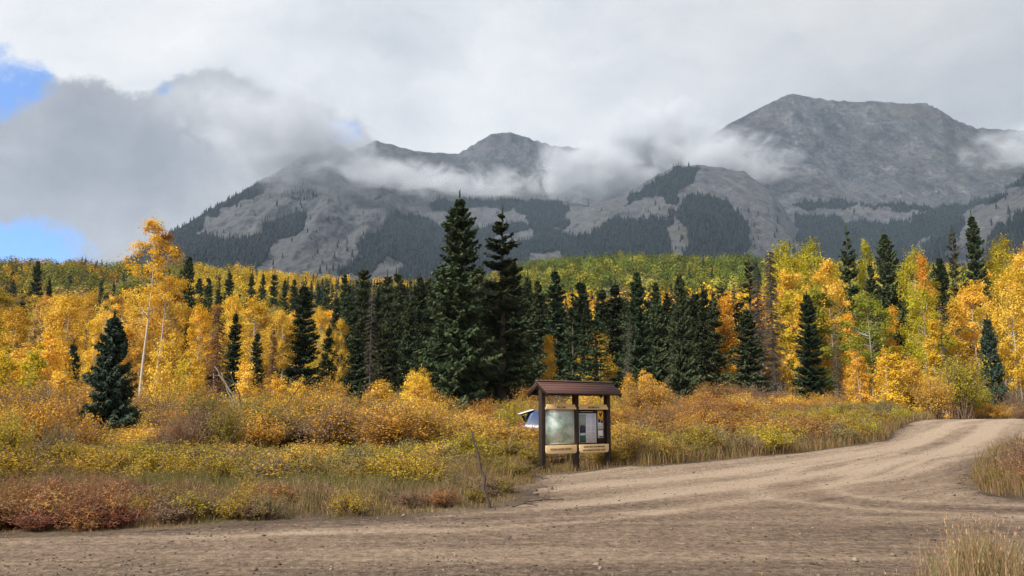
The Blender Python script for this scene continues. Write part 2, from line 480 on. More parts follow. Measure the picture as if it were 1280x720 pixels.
def build_mountain_forest():
    N = 60000
    px = RNG.uniform(140, 1340, N); py = RNG.uniform(205, 352, N)
    w = woodland(px, py)
    lone = .012 * (py > 240)
    keep = RNG.random(N) < np.maximum(w * .8, lone); px, py = px[keep], py[keep]
    x, y, z, ok = mhit(px, py); ok &= (y > 900)
    x, y, z = x[ok], y[ok], z[ok]; n = len(x)
    h = RNG.uniform(9, 19, n) * np.where(RNG.random(n) < .06, 1.35, 1); w_ = h * RNG.uniform(.13, .2, n)
    # two stacked ragged cones of six sides each
    k = 6; a = np.arange(k) / k * 2 * np.pi
    V, F = [], []
    off = 0
    tiers = [(0.0, 1.0, .62), (.32, .72, 1.0)]
    for z0, wr, z1 in tiers:
        ph = RNG.uniform(0, 6.28, n)
        rr = w_[:, None] * wr * RNG.uniform(.7, 1.2, (n, k))
        bx = x[:, None] + rr * np.cos(a[None] + ph[:, None]); by = y[:, None] + rr * np.sin(a[None] + ph[:, None])
        bz = (z - 1.5 + h * z0)[:, None] + RNG.uniform(-.05, .05, (n, k)) * h[:, None]
        ring = np.stack([bx, by, bz], -1)
        top = np.stack([x, y, z - 1.5 + h * z1], -1)[:, None]
        v = np.concatenate([ring, top], 1)
        b = off + np.arange(n)[:, None] * (k + 1)
        for j in range(k): F.append(np.concatenate([b + j, b + (j + 1) % k, b + k], 1))
        V.append(v.reshape(-1, 3)); off += n * (k + 1)
    col = np.concatenate([np.repeat(RNG.random(n), k + 1)] * 2)
    t = NT('mountain_conifer')
    c = t.ramp(t.math('ADD', t.math('MULTIPLY', t.attr('v'), .6), t.math('MULTIPLY', t.noise(t.pos(), .006, 3), .4)), [(.2, (.006, .010, .013)), (.5, (.010, .017, .020)), (.85, (.020, .029, .030))])
    mat = t.bsdf(c, .9, None, .1)
    me = mesh('mountain_forest', np.concatenate(V), np.concatenate(F), mat, False, {'v': col})
    tag(link('mountain_forest', me), kind='stuff')
    print('mountain conifers', n)

# ------------------------------------------------------------------ clouds and air
def build_clouds():
    #  (px, py, distance, half width px, half height px, depth m, density)
    specs = [
        (362, 168, 2380, 165, 72, 300, 1.7, 'large grey cloud hiding the top of the left shoulder'),
        (462, 220, 2700, 118, 36, 260, 1.3, 'torn cloud wrapped round the notch right of the left shoulder'),
        (585, 233, 2950, 140, 31, 260, 1.5, 'long white cloud lying below the middle peak'),
        (742, 216, 3000, 115, 52, 320, 2.1, 'thick cloud filling the gap right of the middle peak'),
        (820, 178, 3100, 125, 74, 340, 1.9, 'tall pale cloud rising beside the left edge of the right mountain'),
        (895, 198, 2800, 105, 40, 230, 1.3, 'low cloud on the crest of the centre shoulder'),
        (962, 206, 2950, 85, 30, 180, .8, 'wispy tail of cloud in front of the right mountain'),
        (1290, 182, 3050, 85, 38, 220, 1.3, 'small white cloud at the right end of the right mountain'),
        (385, 240, 2350, 105, 46, 150, .4, 'thin mist drifting over the face of the left shoulder'),
    ]
    for q, (px, py, D, hw, hh, dep, dens, lab) in enumerate(specs):
        x, y, z = ray(px, py); r = D / math.hypot(x, y)
        c = (x * r, y * r, EYE + z * r)
        sx = hw / FPX * D; sz = hh / FPX * D
        t = NT('cloud_vapour')
        o = t.obj(); P = t.pos()
        wn = t.n('ShaderNodeTexNoise', i_Vector=P, i_Scale=.0052, i_Detail=3)
        wv = t.n('ShaderNodeVectorMath', operation='SUBTRACT', i_0=wn.outputs['Color'], i_1=(.5, .5, .5)).outputs[0]
        ow = t.n('ShaderNodeVectorMath', operation='ADD', i_0=o, i_1=t.vmul(wv, (1.1, 1.1, 1.3))).outputs[0]
        ln = t.n('ShaderNodeVectorMath', operation='LENGTH', i_0=ow).outputs['Value']
        lo = t.n('ShaderNodeVectorMath', operation='LENGTH', i_0=o).outputs['Value']
        fall = t.n('ShaderNodeMapRange', i_0=ln, i_1=1.0, i_2=.1, i_3=0.0, i_4=1.0, interpolation_type='SMOOTHSTEP').outputs[0]
        edge = t.n('ShaderNodeMapRange', i_0=lo, i_1=.99, i_2=.8, i_3=0.0, i_4=1.0).outputs[0]
        nz = t.noise(t.vmul(P, (1, 1, 1.5)), .0085, 7, .70, .8)
        d = t.math('MULTIPLY', fall, edge)
        d = t.math('SUBTRACT', t.math('ADD', t.math('MULTIPLY', d, .95), t.math('MULTIPLY', nz, 2.6)), 1.62, clamp=True)
        d = t.math('MULTIPLY', t.math('MULTIPLY', d, edge), .017 * dens)
        v = t.n('ShaderNodeVolumePrincipled', i_Color=(.86, .88, .92, 1), i_Density=d, i_Anisotropy=.0)
        t.L.new(v.outputs[0], t.out.inputs['Volume'])
        try: t.m.volume_intersection_method = 'FAST'
        except Exception: pass
        th = np.linspace(0, np.pi, 13)[1:-1]; ph = np.arange(20) / 20 * 2 * np.pi
        V = [(0, 0, 1)] + [(math.sin(a) * math.cos(b), math.sin(a) * math.sin(b), math.cos(a)) for a in th for b in ph] + [(0, 0, -1)]
        F3 = [(0, 1 + j, 1 + (j + 1) % 20) for j in range(20)] + [(len(V) - 1, len(V) - 21 + (j + 1) % 20, len(V) - 21 + j) for j in range(20)]
        F4 = [(1 + i * 20 + j, 1 + (i + 1) * 20 + j, 1 + (i + 1) * 20 + (j + 1) % 20, 1 + i * 20 + (j + 1) % 20) for i in range(10) for j in range(20)]
        ob = link('cloud', mesh('cloud', V, [F3, F4], t.m))
        ob.location = c; ob.scale = (sx, dep, sz)
        ob.rotation_euler = (0, 0, -math.atan2(x, y))
        tag(ob, lab, 'cloud', 'clouds caught on the mountains')

def build_haze():
    t = NT('haze_air')
    v = t.n('ShaderNodeVolumePrincipled', i_Color=(.64, .80, 1.0, 1), i_Density=HAZE, i_Anisotropy=.0)
    t.L.new(v.outputs[0], t.out.inputs['Volume'])
    m = MB().box((0, 2450, 840), (9200, 5900, 1840))
    tag(m.build('haze', t.m), kind='stuff')
def build_ground_base():
    az = np.concatenate([np.linspace(-np.pi, -.85, 90)[:-1], np.linspace(-.85, .85, 700), np.linspace(.85, np.pi, 90)[1:]])
    r = np.concatenate([[.5], 2 * (980 / 2.) ** np.linspace(0, 1, 330)])
    A, Rr = np.meshgrid(az, r, indexing='ij')
    X, Y = Rr * np.sin(A), Rr * np.cos(A); Z = H(X, Y)
    n, m = A.shape; i = np.arange(n * m).reshape(n, m)
    F = np.stack([i[:-1, :-1], i[1:, :-1], i[1:, 1:], i[:-1, 1:]], -1).reshape(-1, 4)
    t = NT('ground_soil'); P = t.pos()
    a = t.noise(P, .35, 5); b = t.noise(P, 11, 7, .78)
    c = t.ramp(t.math('ADD', t.math('MULTIPLY', a, .5), t.math('MULTIPLY', b, .5)), [(.36, (.040, .028, .020)), (.48, (.105, .074, .050)), (.56, (.17, .125, .083)), (.66, (.26, .20, .14))])
    mat = t.bsdf(c, .95, t.bump(b, .6, .05), .1)
    me = mesh('ground', np.c_[X.ravel(), Y.ravel(), Z.ravel()], F, mat, True)
    tag(link('ground', me), kind='structure')
# ------------------------------------------------------------------ foliage primitives
def diamonds(C, U, W, lu, lw):
    """flat leaf-shaped quads: centre C, half axes lu*U and lw*W"""
    n = len(C)
    a, b = U * lu[:, None], W * lw[:, None]
    V = np.stack([C - a, C + b, C + a, C - b], 1).reshape(-1, 3)
    return V, np.arange(4 * n).reshape(n, 4)

def rdir(n, zs=1.0):
    d = RNG.normal(size=(n, 3)); d[:, 2] *= zs
    return d / (np.linalg.norm(d, axis=1)[:, None] + 1e-9)

def frame(n, zs=1.0):
    u = rdir(n, zs); w = np.cross(u, rdir(n)); w /= np.linalg.norm(w, axis=1)[:, None] + 1e-9
    return u, w

def frame_out(nrm, jit):
    """leaf axes for leaves facing roughly along nrm"""
    n = nrm / (np.linalg.norm(nrm, axis=1)[:, None] + 1e-9) + RNG.normal(size=nrm.shape) * jit
    n /= np.linalg.norm(n, axis=1)[:, None] + 1e-9
    u = np.cross(n, rdir(len(n))); u /= np.linalg.norm(u, axis=1)[:, None] + 1e-9
    return u, np.cross(n, u)

class Plant:
    """trunk mesh + crown mesh, shared by every copy"""
    def __init__(s, trunk, crown, hgt, wid): s.trunk, s.crown, s.h, s.w = trunk, crown, hgt, wid

def meshonly(mb, name, mat, attrs=None, smooth=False):
    F = []
    if mb.f3: F.append(np.concatenate(mb.f3))
    if mb.f4: F.append(np.concatenate(mb.f4))
    F += mb.fn
    return mesh(name, np.concatenate(mb.v), F, mat, smooth, attrs)

# ---- spruce: whorls of drooping branches carrying flat sprays
def spruce(hgt=15., rad=2.6, whorls=44, per=8, twigs=26, droop=.3, gap=.0, top=.9, bare=.03, tw=.10, power=.85, seed=0, ragged=.25):
    g = np.random.default_rng(seed + 500)
    tb = MB(); zt = np.linspace(0, 1, 12)
    lean = g.normal(size=2) * .008
    P = np.c_[lean[0] * hgt * zt ** 2, lean[1] * hgt * zt ** 2, hgt * zt - .3 * (1 - zt)]
    tb.tube(P, .018 * hgt * (1 - zt) ** .9 + .012, 7)
    zs = bare + (1 - bare) * (np.arange(whorls) + g.uniform(-.7, .7, whorls)) / whorls
    zs = np.clip(zs, bare, .985)
    z = np.clip(np.repeat(zs, per) + g.normal(size=whorls * per) * .35 / whorls, bare * .5, .985); n = len(z)
    side = 1 + ragged * g.normal(size=n) * .6
    big = 1 + .16 * np.sin(z * 23 + g.uniform(0, 6)) 
    L = rad * (1 - z) ** power * np.clip(side, .35, 1.45) * big * np.where(z < .14, .7 + 2.1 * z, 1) + .10
    keep = g.random(n) > gap
    z, L = z[keep], L[keep]; n = len(z)
    th = g.uniform(0, 2 * np.pi, n)
    base = np.c_[lean[0] * hgt * z ** 2, lean[1] * hgt * z ** 2, z * hgt]
    dr = droop * (1 - z) - .28 * z                     # lower branches hang, top ones rise
    t = np.tile((np.arange(twigs) + .5) / twigs, (n, 1)) + g.uniform(-.02, .02, (n, twigs))
    t = .12 + .9 * t
    rd = np.c_[np.cos(th), np.sin(th), np.zeros(n)]
    Pn = base[:, None] + rd[:, None] * (L[:, None] * t)[..., None]
    Pn[..., 2] += (-dr[:, None] * L[:, None] * t + .22 * L[:, None] * t ** 2.4) + g.normal(size=t.shape) * .03
    sgn = np.where(np.arange(twigs) % 2 == 0, 1, -1)[None] * np.ones((n, 1))
    ang = th[:, None] + sgn * g.uniform(.35, 1.15, (n, twigs))
    ld = (.30 * L[:, None] * (1.12 - t) + .16) * g.uniform(.7, 1.25, t.shape)
    U = np.stack([np.cos(ang), np.sin(ang), -.25 - .35 * (1 - z)[:, None] + g.normal(size=t.shape) * .22], -1)
    U /= np.linalg.norm(U, axis=-1)[..., None]
    C = (Pn + U * (ld * .5)[..., None]).reshape(-1, 3); U = U.reshape(-1, 3)
    W = np.cross(U, np.array([0, 0, 1.]) + g.normal(size=U.shape) * .45); W /= np.linalg.norm(W, axis=1)[:, None] + 1e-9
    V, F = diamonds(C, U, W, ld.ravel() * .55, np.full(len(C), tw) * g.uniform(.7, 1.3, len(C)))
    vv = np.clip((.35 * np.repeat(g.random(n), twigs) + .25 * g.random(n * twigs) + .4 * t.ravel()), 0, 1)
    # hanging sprays under the branches close the crown
    idx = g.random(len(C)) < .5
    C2 = Pn.reshape(-1, 3)[idx] + np.array([0, 0, -.10]); m2 = len(C2)
    U2 = np.c_[g.normal(size=(m2, 2)) * .4, -np.ones(m2)]; U2 /= np.linalg.norm(U2, axis=1)[:, None]
    W2 = np.cross(U2, rdir(m2)); W2 /= np.linalg.norm(W2, axis=1)[:, None] + 1e-9
    V2, F2 = diamonds(C2, U2, W2, ld.ravel()[idx] * .4 + .05, np.full(m2, tw * 1.1))
    V = np.concatenate([V, V2]); F = np.concatenate([F, F2 + len(C) * 4]); vv = np.concatenate([vv, vv[idx] * .8])
    # pointed leader
    m3 = 26; zt3 = hgt * g.uniform(.955, 1.035, m3)
    U3 = np.c_[g.normal(size=(m3, 2)) * .3, np.ones(m3)]; U3 /= np.linalg.norm(U3, axis=1)[:, None]
    W3 = np.cross(U3, rdir(m3)); W3 /= np.linalg.norm(W3, axis=1)[:, None] + 1e-9
    V3, F3 = diamonds(np.c_[np.tile(lean * hgt, (m3, 1)), zt3], U3, W3, np.full(m3, .22), np.full(m3, .05))
    F = np.concatenate([F, F3 + len(V)]); V = np.concatenate([V, V3]); vv = np.concatenate([vv, np.full(m3, .6)])
    # boughs
    for q in range(0, n, 3):
        e = Pn[q, -1]; m = Pn[q, twigs // 2]
        tb.tube([base[q], m, e], [.010 + .004 * L[q], .010, .004], 3, False)
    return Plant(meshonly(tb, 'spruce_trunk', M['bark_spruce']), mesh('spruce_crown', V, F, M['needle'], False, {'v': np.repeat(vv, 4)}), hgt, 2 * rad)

# ---- dead conifer: trunk with thin bare drooping branches
def dead_conifer(hgt=14., rad=1.7, whorls=40, per=6, seed=0, fine=7, mat='bark_dead', tk=.009, bk=1.6):
    g = np.random.default_rng(seed + 900); tb = MB(); zt = np.linspace(0, 1, 12)
    tb.tube(np.c_[.02 * hgt * np.sin(zt * 3), 0 * zt, hgt * zt - .3 * (1 - zt)], tk * hgt * (1 - zt) ** .8 + .012, 7)
    tr = tb; br = MB()
    V, F = [], []
    for i in range(whorls):
        z = .10 + .88 * i / whorls
        for j in range(per):
            if g.random() < .15: continue
            L = rad * ((1 - z) ** .7 * .9 + .1) * g.uniform(.45, 1.15); th = g.uniform(0, 6.283)
            zz = z * hgt + g.uniform(-.1, .1); dr = g.uniform(.1, .5)
            P = [(L * s * math.cos(th) + .02 * hgt * math.sin(z * 3), L * s * math.sin(th), zz - dr * L * s + .12 * L * s * s) for s in (0, .35, .7, 1)]
            br.tube(P, [.026 * bk, .02 * bk, .013 * bk, .006 * bk], 3, False)
            for q in range(fine):
                s = g.uniform(.25, 1); c = np.array([L * s * math.cos(th) + .02 * hgt * math.sin(z * 3), L * s * math.sin(th), zz - dr * L * s + .12 * L * s * s])
                a2 = th + g.choice([-1, 1]) * g.uniform(.4, 1.2); l2 = g.uniform(.2, .55) * (1.2 - s * .6)
                e = c + l2 * np.array([math.cos(a2), math.sin(a2), -g.uniform(.1, .7)])
                br.tube([c, e], [.012 * bk, .005 * bk], 3, False)
    return Plant(meshonly(tr, 'snag_trunk', M[mat]), meshonly(br, 'snag_branches', M[mat]), hgt, 2 * rad)

# ---- aspen: pale stem, clustered round leaves
def aspen(hgt=15., rad=2.4, clear=.42, clusters=60, leaves=150, leaf=.075, csize=.62, seed=0, top=.95, flat=1.0, shape='oval', stems=1, lean=0.0, thin=1.0):
    g = np.random.default_rng(seed + 100)
    tb = MB(); CC = []
    for s in range(stems):
        off = np.array([0, 0]) if s == 0 else g.normal(size=2) * .5
        ph = g.uniform(0, 6); zt = np.linspace(0, 1, 14)
        sx = lambda z: off[0] + lean * hgt * z + .012 * hgt * np.sin(z * 5 + ph) - .012 * hgt * math.sin(ph)
        sy = lambda z: off[1] + .010 * hgt * np.cos(z * 4 + ph) - .010 * hgt * math.cos(ph)
        hs = hgt * (1 if s == 0 else g.uniform(.8, .95))
        tb.tube(np.c_[sx(zt), sy(zt), hs * zt * .96 - .3 * (1 - zt)], thin * (.0072 * hgt * (1 - zt) ** .8 + .012), 7)
        nc = clusters // stems
        for k in range(nc):
            z = clear + (1 - clear) * (k + g.random()) / nc
            u = (z - clear) / (1 - clear)
            if shape == 'oval': w = math.sin(math.pi * min(.97, max(.06, .12 + .86 * u))) ** .6
            elif shape == 'cone': w = (1 - u) ** .7 * min(1, .5 + u * 3) + .05
            else: w = (.55 + .45 * math.sin(math.pi * u)) if u < .75 else .95 * (1 - u) / .25 * .8 + .2
            th = g.uniform(0, 6.283); rr = rad * w * math.sqrt(g.uniform(.08, 1)) * g.uniform(.8, 1.12)
            c = np.array([sx(z) + rr * math.cos(th), sy(z) + rr * math.sin(th), hs * z + g.uniform(-.25, .25)])
            CC.append(c)
            b = np.array([sx(z) , sy(z), max(hs * clear * .85, c[2] - (.35 + .5 * rr))])
            b[0], b[1] = sx(b[2] / hs), sy(b[2] / hs)
            m = (b + c) / 2 + np.array([0, 0, -.08 * rr]) + g.normal(size=3) * .06
            tb.tube([b, m, c], [.028 * thin + .004 * rr, .018, .006], 3, False)
    CC = np.array(CC); nc = len(CC)
    cs = csize * g.uniform(.6, 1.3, nc)
    idx = np.repeat(np.arange(nc), leaves); n = len(idx)
    off = g.normal(size=(n, 3)); off *= (np.abs(g.normal(size=n)) ** .3)[:, None] * .55
    C = CC[idx] + off * cs[idx][:, None] * np.array([1, 1, .8 * flat])
    ctr = np.array([CC[:, 0].mean(), CC[:, 1].mean(), hgt * (clear + .25 * (1 - clear))])
    o2 = C - ctr; o2 /= np.linalg.norm(o2, axis=1)[:, None]
    u, w = frame_out(off / (np.linalg.norm(off, axis=1)[:, None] + 1e-9) + .9 * o2 + [0, 0, .35], .45)
    sz = leaf * g.uniform(.6, 1.3, n)
    V, F = diamonds(C, u, w, sz, sz * .85)
    vv = .55 * g.random(nc)[idx] + .45 * g.random(n)
    return Plant(meshonly(tb, 'aspen_stem', M['bark_aspen']), mesh('aspen_crown', V, F, M['leaf_yellow'], False, {'v': np.repeat(vv, 4)}), hgt, 2 * rad)

# ---- willow-like shrub: arching stems from one base, leaves along the stems
def shrub(hgt=2.4, rad=1.5, stems=60, leaves=110, leaf=.035, spread=.9, seed=0, bare=.25, twiggy=0, upright=1.0, slim=.45, side=3):
    g = np.random.default_rng(seed + 300); tb = MB(); C = []; cl = []; D = []
    for s in range(stems):
        th = g.uniform(0, 6.283); q = math.sqrt(g.random()) * spread
        hh = hgt * g.uniform(.55, 1.04) * (1 - .35 * q * q); rr = rad * q
        bx, by = g.normal(size=2) * .12 * rad
        t = np.linspace(0, 1, 5)
        P = np.c_[bx + rr * math.cos(th) * t ** 1.25, by + rr * math.sin(th) * t ** 1.25, hh * t ** (.8 * upright) - .05]
        P[1:] += g.normal(size=(4, 3)) * .03 * hgt
        tb.tube(P, np.linspace(.018, .006, 5) * (hgt / 2.4) ** .5, 3, False)
        subs = [P]
        for k in range(side):
            a = g.uniform(.35, .85); b = np.array([np.interp(a, t, P[:, i]) for i in range(3)])
            e = b + np.array([g.normal() * .22, g.normal() * .22, g.uniform(.12, .42)]) * hgt * .6
            m = (b + e) / 2 + g.normal(size=3) * .02
            tb.tube([b, m, e], [.009, .007, .004], 3, False); subs.append(np.array([b, m, e]))
        shade = g.random()
        for j, S in enumerate(subs):
            nl = int(leaves / len(subs)); lo = bare if j == 0 else 0
            tt = lo + (1 - lo) * g.random(nl) ** .8; k = np.linspace(0, 1, len(S))
            pts = np.c_[[np.interp(tt, k, S[:, i]) for i in range(3)]].T
            C.append(pts + g.normal(size=pts.shape) * .045 * hgt ** .7); cl.append(np.full(nl, shade))
    C = np.concatenate(C); cl = np.concatenate(cl); n = len(C)
    C[:, 2] = np.abs(C[:, 2])
    o2 = C / (np.linalg.norm(C, axis=1)[:, None] + 1e-9); u, w = frame_out(o2 + [0, 0, .4], .6); sz = leaf * g.uniform(.6, 1.4, n)
    V, F = diamonds(C, u, w, sz, sz * slim)
    vv = .5 * cl + .5 * g.random(n)
    return Plant(meshonly(tb, 'shrub_stems', M['bark_shrub']), mesh('shrub_leaves', V, F, M['leaf_gold'], False, {'v': np.repeat(vv, 4)}), hgt, 2 * rad)

# ------------------------------------------------------------------ planting: copies share mesh data
COUNT = {}
def plant(name, P, pos, sz, sxy, crown, cat, label, group=None, rz=None, tilt=(0, 0), parts=('trunk', 'crown'), bark=None):
    """sz vertical scale, sxy horizontal scale"""
    o = empty(name, (pos[0], pos[1], float(H(pos[0], pos[1])) - .03), random.uniform(0, 6.283) if rz is None else rz)
    o.rotation_euler[0], o.rotation_euler[1] = tilt
    o.scale = (sxy, sxy, sz)
    tag(o, label, cat, group)
    for nm, me, mt in ((parts[0], P.trunk, bark), (parts[1], P.crown, crown)):
        if me is None: continue
        c = link(nm, me, o)
        if mt is not None:
            c.material_slots[0].link = 'OBJECT'; c.material_slots[0].material = M[mt]
    COUNT[name] = COUNT.get(name, 0) + 1
    return o

def ptree(name, P, px, top, wpx, d, crown, cat, label, group=None, **kw):
    """plant so that it stands at distance d on column px and its tip reaches pixel row top"""
    x, y = at(px, d, (top + 470) / 2)
    z0 = float(H(x, y)) - .03
    _, yy, zz = ray(px, top)
    zt = EYE + zz / yy * d
    hh = max(zt - z0, .4)
    return plant(name, P, (x, y), hh / P.h, (wpx / FPX * d) / P.w, crown, cat, label, group, **kw)
M = {}
def barkmat(name, a, b, knots=False, scale=3.0):
    t = NT(name); P = t.obj()
    f = t.noise(t.vmul(P, (6, 6, 1.2)), scale, 5, .65)
    c = t.ramp(f, [(.3, a), (.7, b)])
    if knots:
        k = t.noise(t.vmul(P, (3, 3, 5.5)), .9, 3, .6)
        c = t.mix(t.ramp(k, [(.62, 0), (.66, 1)]), c, (.03, .026, .022))
    return t.bsdf(c, .85, t.bump(f, .4, .02), .2)

def build_materials():
    M['bark_spruce'] = barkmat('bark_spruce', (.045, .035, .028), (.12, .095, .075))
    M['bark_dead'] = barkmat('bark_dead', (.060, .050, .040), (.15, .125, .105))
    M['bark_rust'] = barkmat('bark_rust', (.10, .05, .028), (.24, .125, .07))
    M['bark_aspen'] = barkmat('bark_aspen', (.40, .37, .30), (.66, .62, .53), True)
    M['bark_shrub'] = barkmat('bark_shrub', (.14, .085, .055), (.32, .22, .15))
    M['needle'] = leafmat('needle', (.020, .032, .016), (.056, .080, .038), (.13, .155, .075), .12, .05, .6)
    M['needle_blue'] = leafmat('needle_blue', (.017, .030, .021), (.046, .070, .048), (.105, .14, .10), .12, .02, .15)
    M['needle_olive'] = leafmat('needle_olive', (.03, .034, .017), (.07, .074, .034), (.13, .13, .065), .1, .04, .25)
    L = lambda n, a, b, c, tr=.34, h=.03, v=.25: M.__setitem__(n, leafmat(n, a, b, c, tr, h, v))
    L('leaf_yellow', (.44, .29, .03), (.80, .50, .06), (.95, .69, .16), .34, .016)
    L('leaf_gold', (.40, .235, .03), (.71, .41, .055), (.90, .59, .13), .34, .016)
    L('leaf_orange', (.44, .24, .02), (.82, .46, .045), (.95, .63, .12))
    L('leaf_lime', (.22, .19, .016), (.46, .39, .030), (.72, .60, .07))
    L('leaf_green', (.12, .13, .018), (.25, .27, .035), (.44, .42, .07))
    L('leaf_dull', (.20, .14, .05), (.36, .25, .08), (.55, .38, .12))
    L('leaf_amber', (.26, .14, .028), (.52, .28, .045), (.74, .44, .09), .3)
    L('leaf_rust', (.18, .09, .04), (.36, .18, .06), (.56, .30, .11), .25)
    L('leaf_brown', (.11, .07, .042), (.22, .145, .085), (.36, .25, .15), .2)
    L('leaf_olive', (.13, .11, .02), (.27, .22, .03), (.48, .37, .05), .3)
    L('leaf_mustard', (.22, .16, .02), (.42, .30, .03), (.66, .47, .06), .3)
    L('leaf_sage', (.13, .12, .06), (.24, .21, .09), (.38, .32, .14), .25)
    L('leaf_red', (.12, .045, .03), (.26, .09, .05), (.40, .19, .09), .3, .03)

# ------------------------------------------------------------------ dirt road
def road_outline():
    A = [(-14.0, 9.9)]
    A += [tuple(p) for p in hit([0, 80, 150, 220, 300, 380, 450, 510, 560, 605, 640, 655, 658], [671, 668, 664, 660, 656, 651, 648, 645, 641, 636, 630, 622, 611])]
    A += [(.55, 17.3), (.45, 19.2), (.62, 20.7), (1.6, 21.6), (3.2, 22.7)]
    A += [tuple(p) for p in hit([800, 860, 930, 1000, 1060, 1105], [583, 579, 572, 566, 558, 551])]
    A += [at(1135, 45), at(1150, 50), at(1168, 57), at(1178, 64), at(1170, 74), at(1165, 90)]
    B = [at(1420, 90), at(1420, 74), at(1400, 64), at(1370, 50), at(1330, 42)]
    B += [tuple(p) for p in hit([1282, 1258, 1238, 1222, 1214, 1222, 1248, 1282], [557, 565, 574, 587, 600, 612, 620, 626])]
    B += [at(1340, 14.4), at(1500, 14.0), (30, 14.5), (30, 4.5), (-14, 4.5)]
    return np.array(A + B), len(A)

def in_road(x, y): return inpoly(np.asarray(x, float), np.asarray(y, float), ROAD)

def edge_dist(x, y):
    d = np.full(len(x), 1e9); n = len(ROAD)
    for i in range(n - 4):
        a, b = ROAD[i], ROAD[(i + 1) % n]; ab = b - a
        t = np.clip(((x - a[0]) * ab[0] + (y - a[1]) * ab[1]) / (ab @ ab + 1e-9), 0, 1)
        d = np.minimum(d, np.hypot(x - a[0] - t * ab[0], y - a[1] - t * ab[1]))
    return d

def curvi(x, y, C=None):
    C = C if C is not None else np.concatenate([[(-12., 12.2), (-5., 12.8)], hit([700, 800, 900, 1000, 1100, 1170], [622, 611, 601, 589, 571, 556]), [at(1215, 42), at(1245, 50), at(1270, 60), at(1290, 90)]])
    seg = np.hypot(*np.diff(C, axis=0).T); cum = np.concatenate([[0], np.cumsum(seg)])
    best = np.full(len(x), 1e9); S = np.zeros(len(x)); D = np.zeros(len(x))
    for i in range(len(C) - 1):
        a, ab = C[i], C[i + 1] - C[i]
        t = ((x - a[0]) * ab[0] + (y - a[1]) * ab[1]) / (ab @ ab); t = np.clip(t, 0, 1)
        dx, dy = x - a[0] - t * ab[0], y - a[1] - t * ab[1]; d = np.hypot(dx, dy)
        sg = np.sign(ab[0] * dy - ab[1] * dx); m = d < best
        best = np.where(m, d, best); S = np.where(m, cum[i] + t * seg[i], S); D = np.where(m, d * sg, D)
    return S, D

def relief(x, y, S, D, w):
    """ruts and wash in the dirt, metres"""
    s1 = fbm(x * .35, y * 4.5, 4, 61) * .014
    s2 = fbm(S * .3, D * 3.2, 4, 62) * .014
    return s1 * (1 - w) + s2 * w + fbm(x * 5, y * 5, 3, 63) * .011 + .02

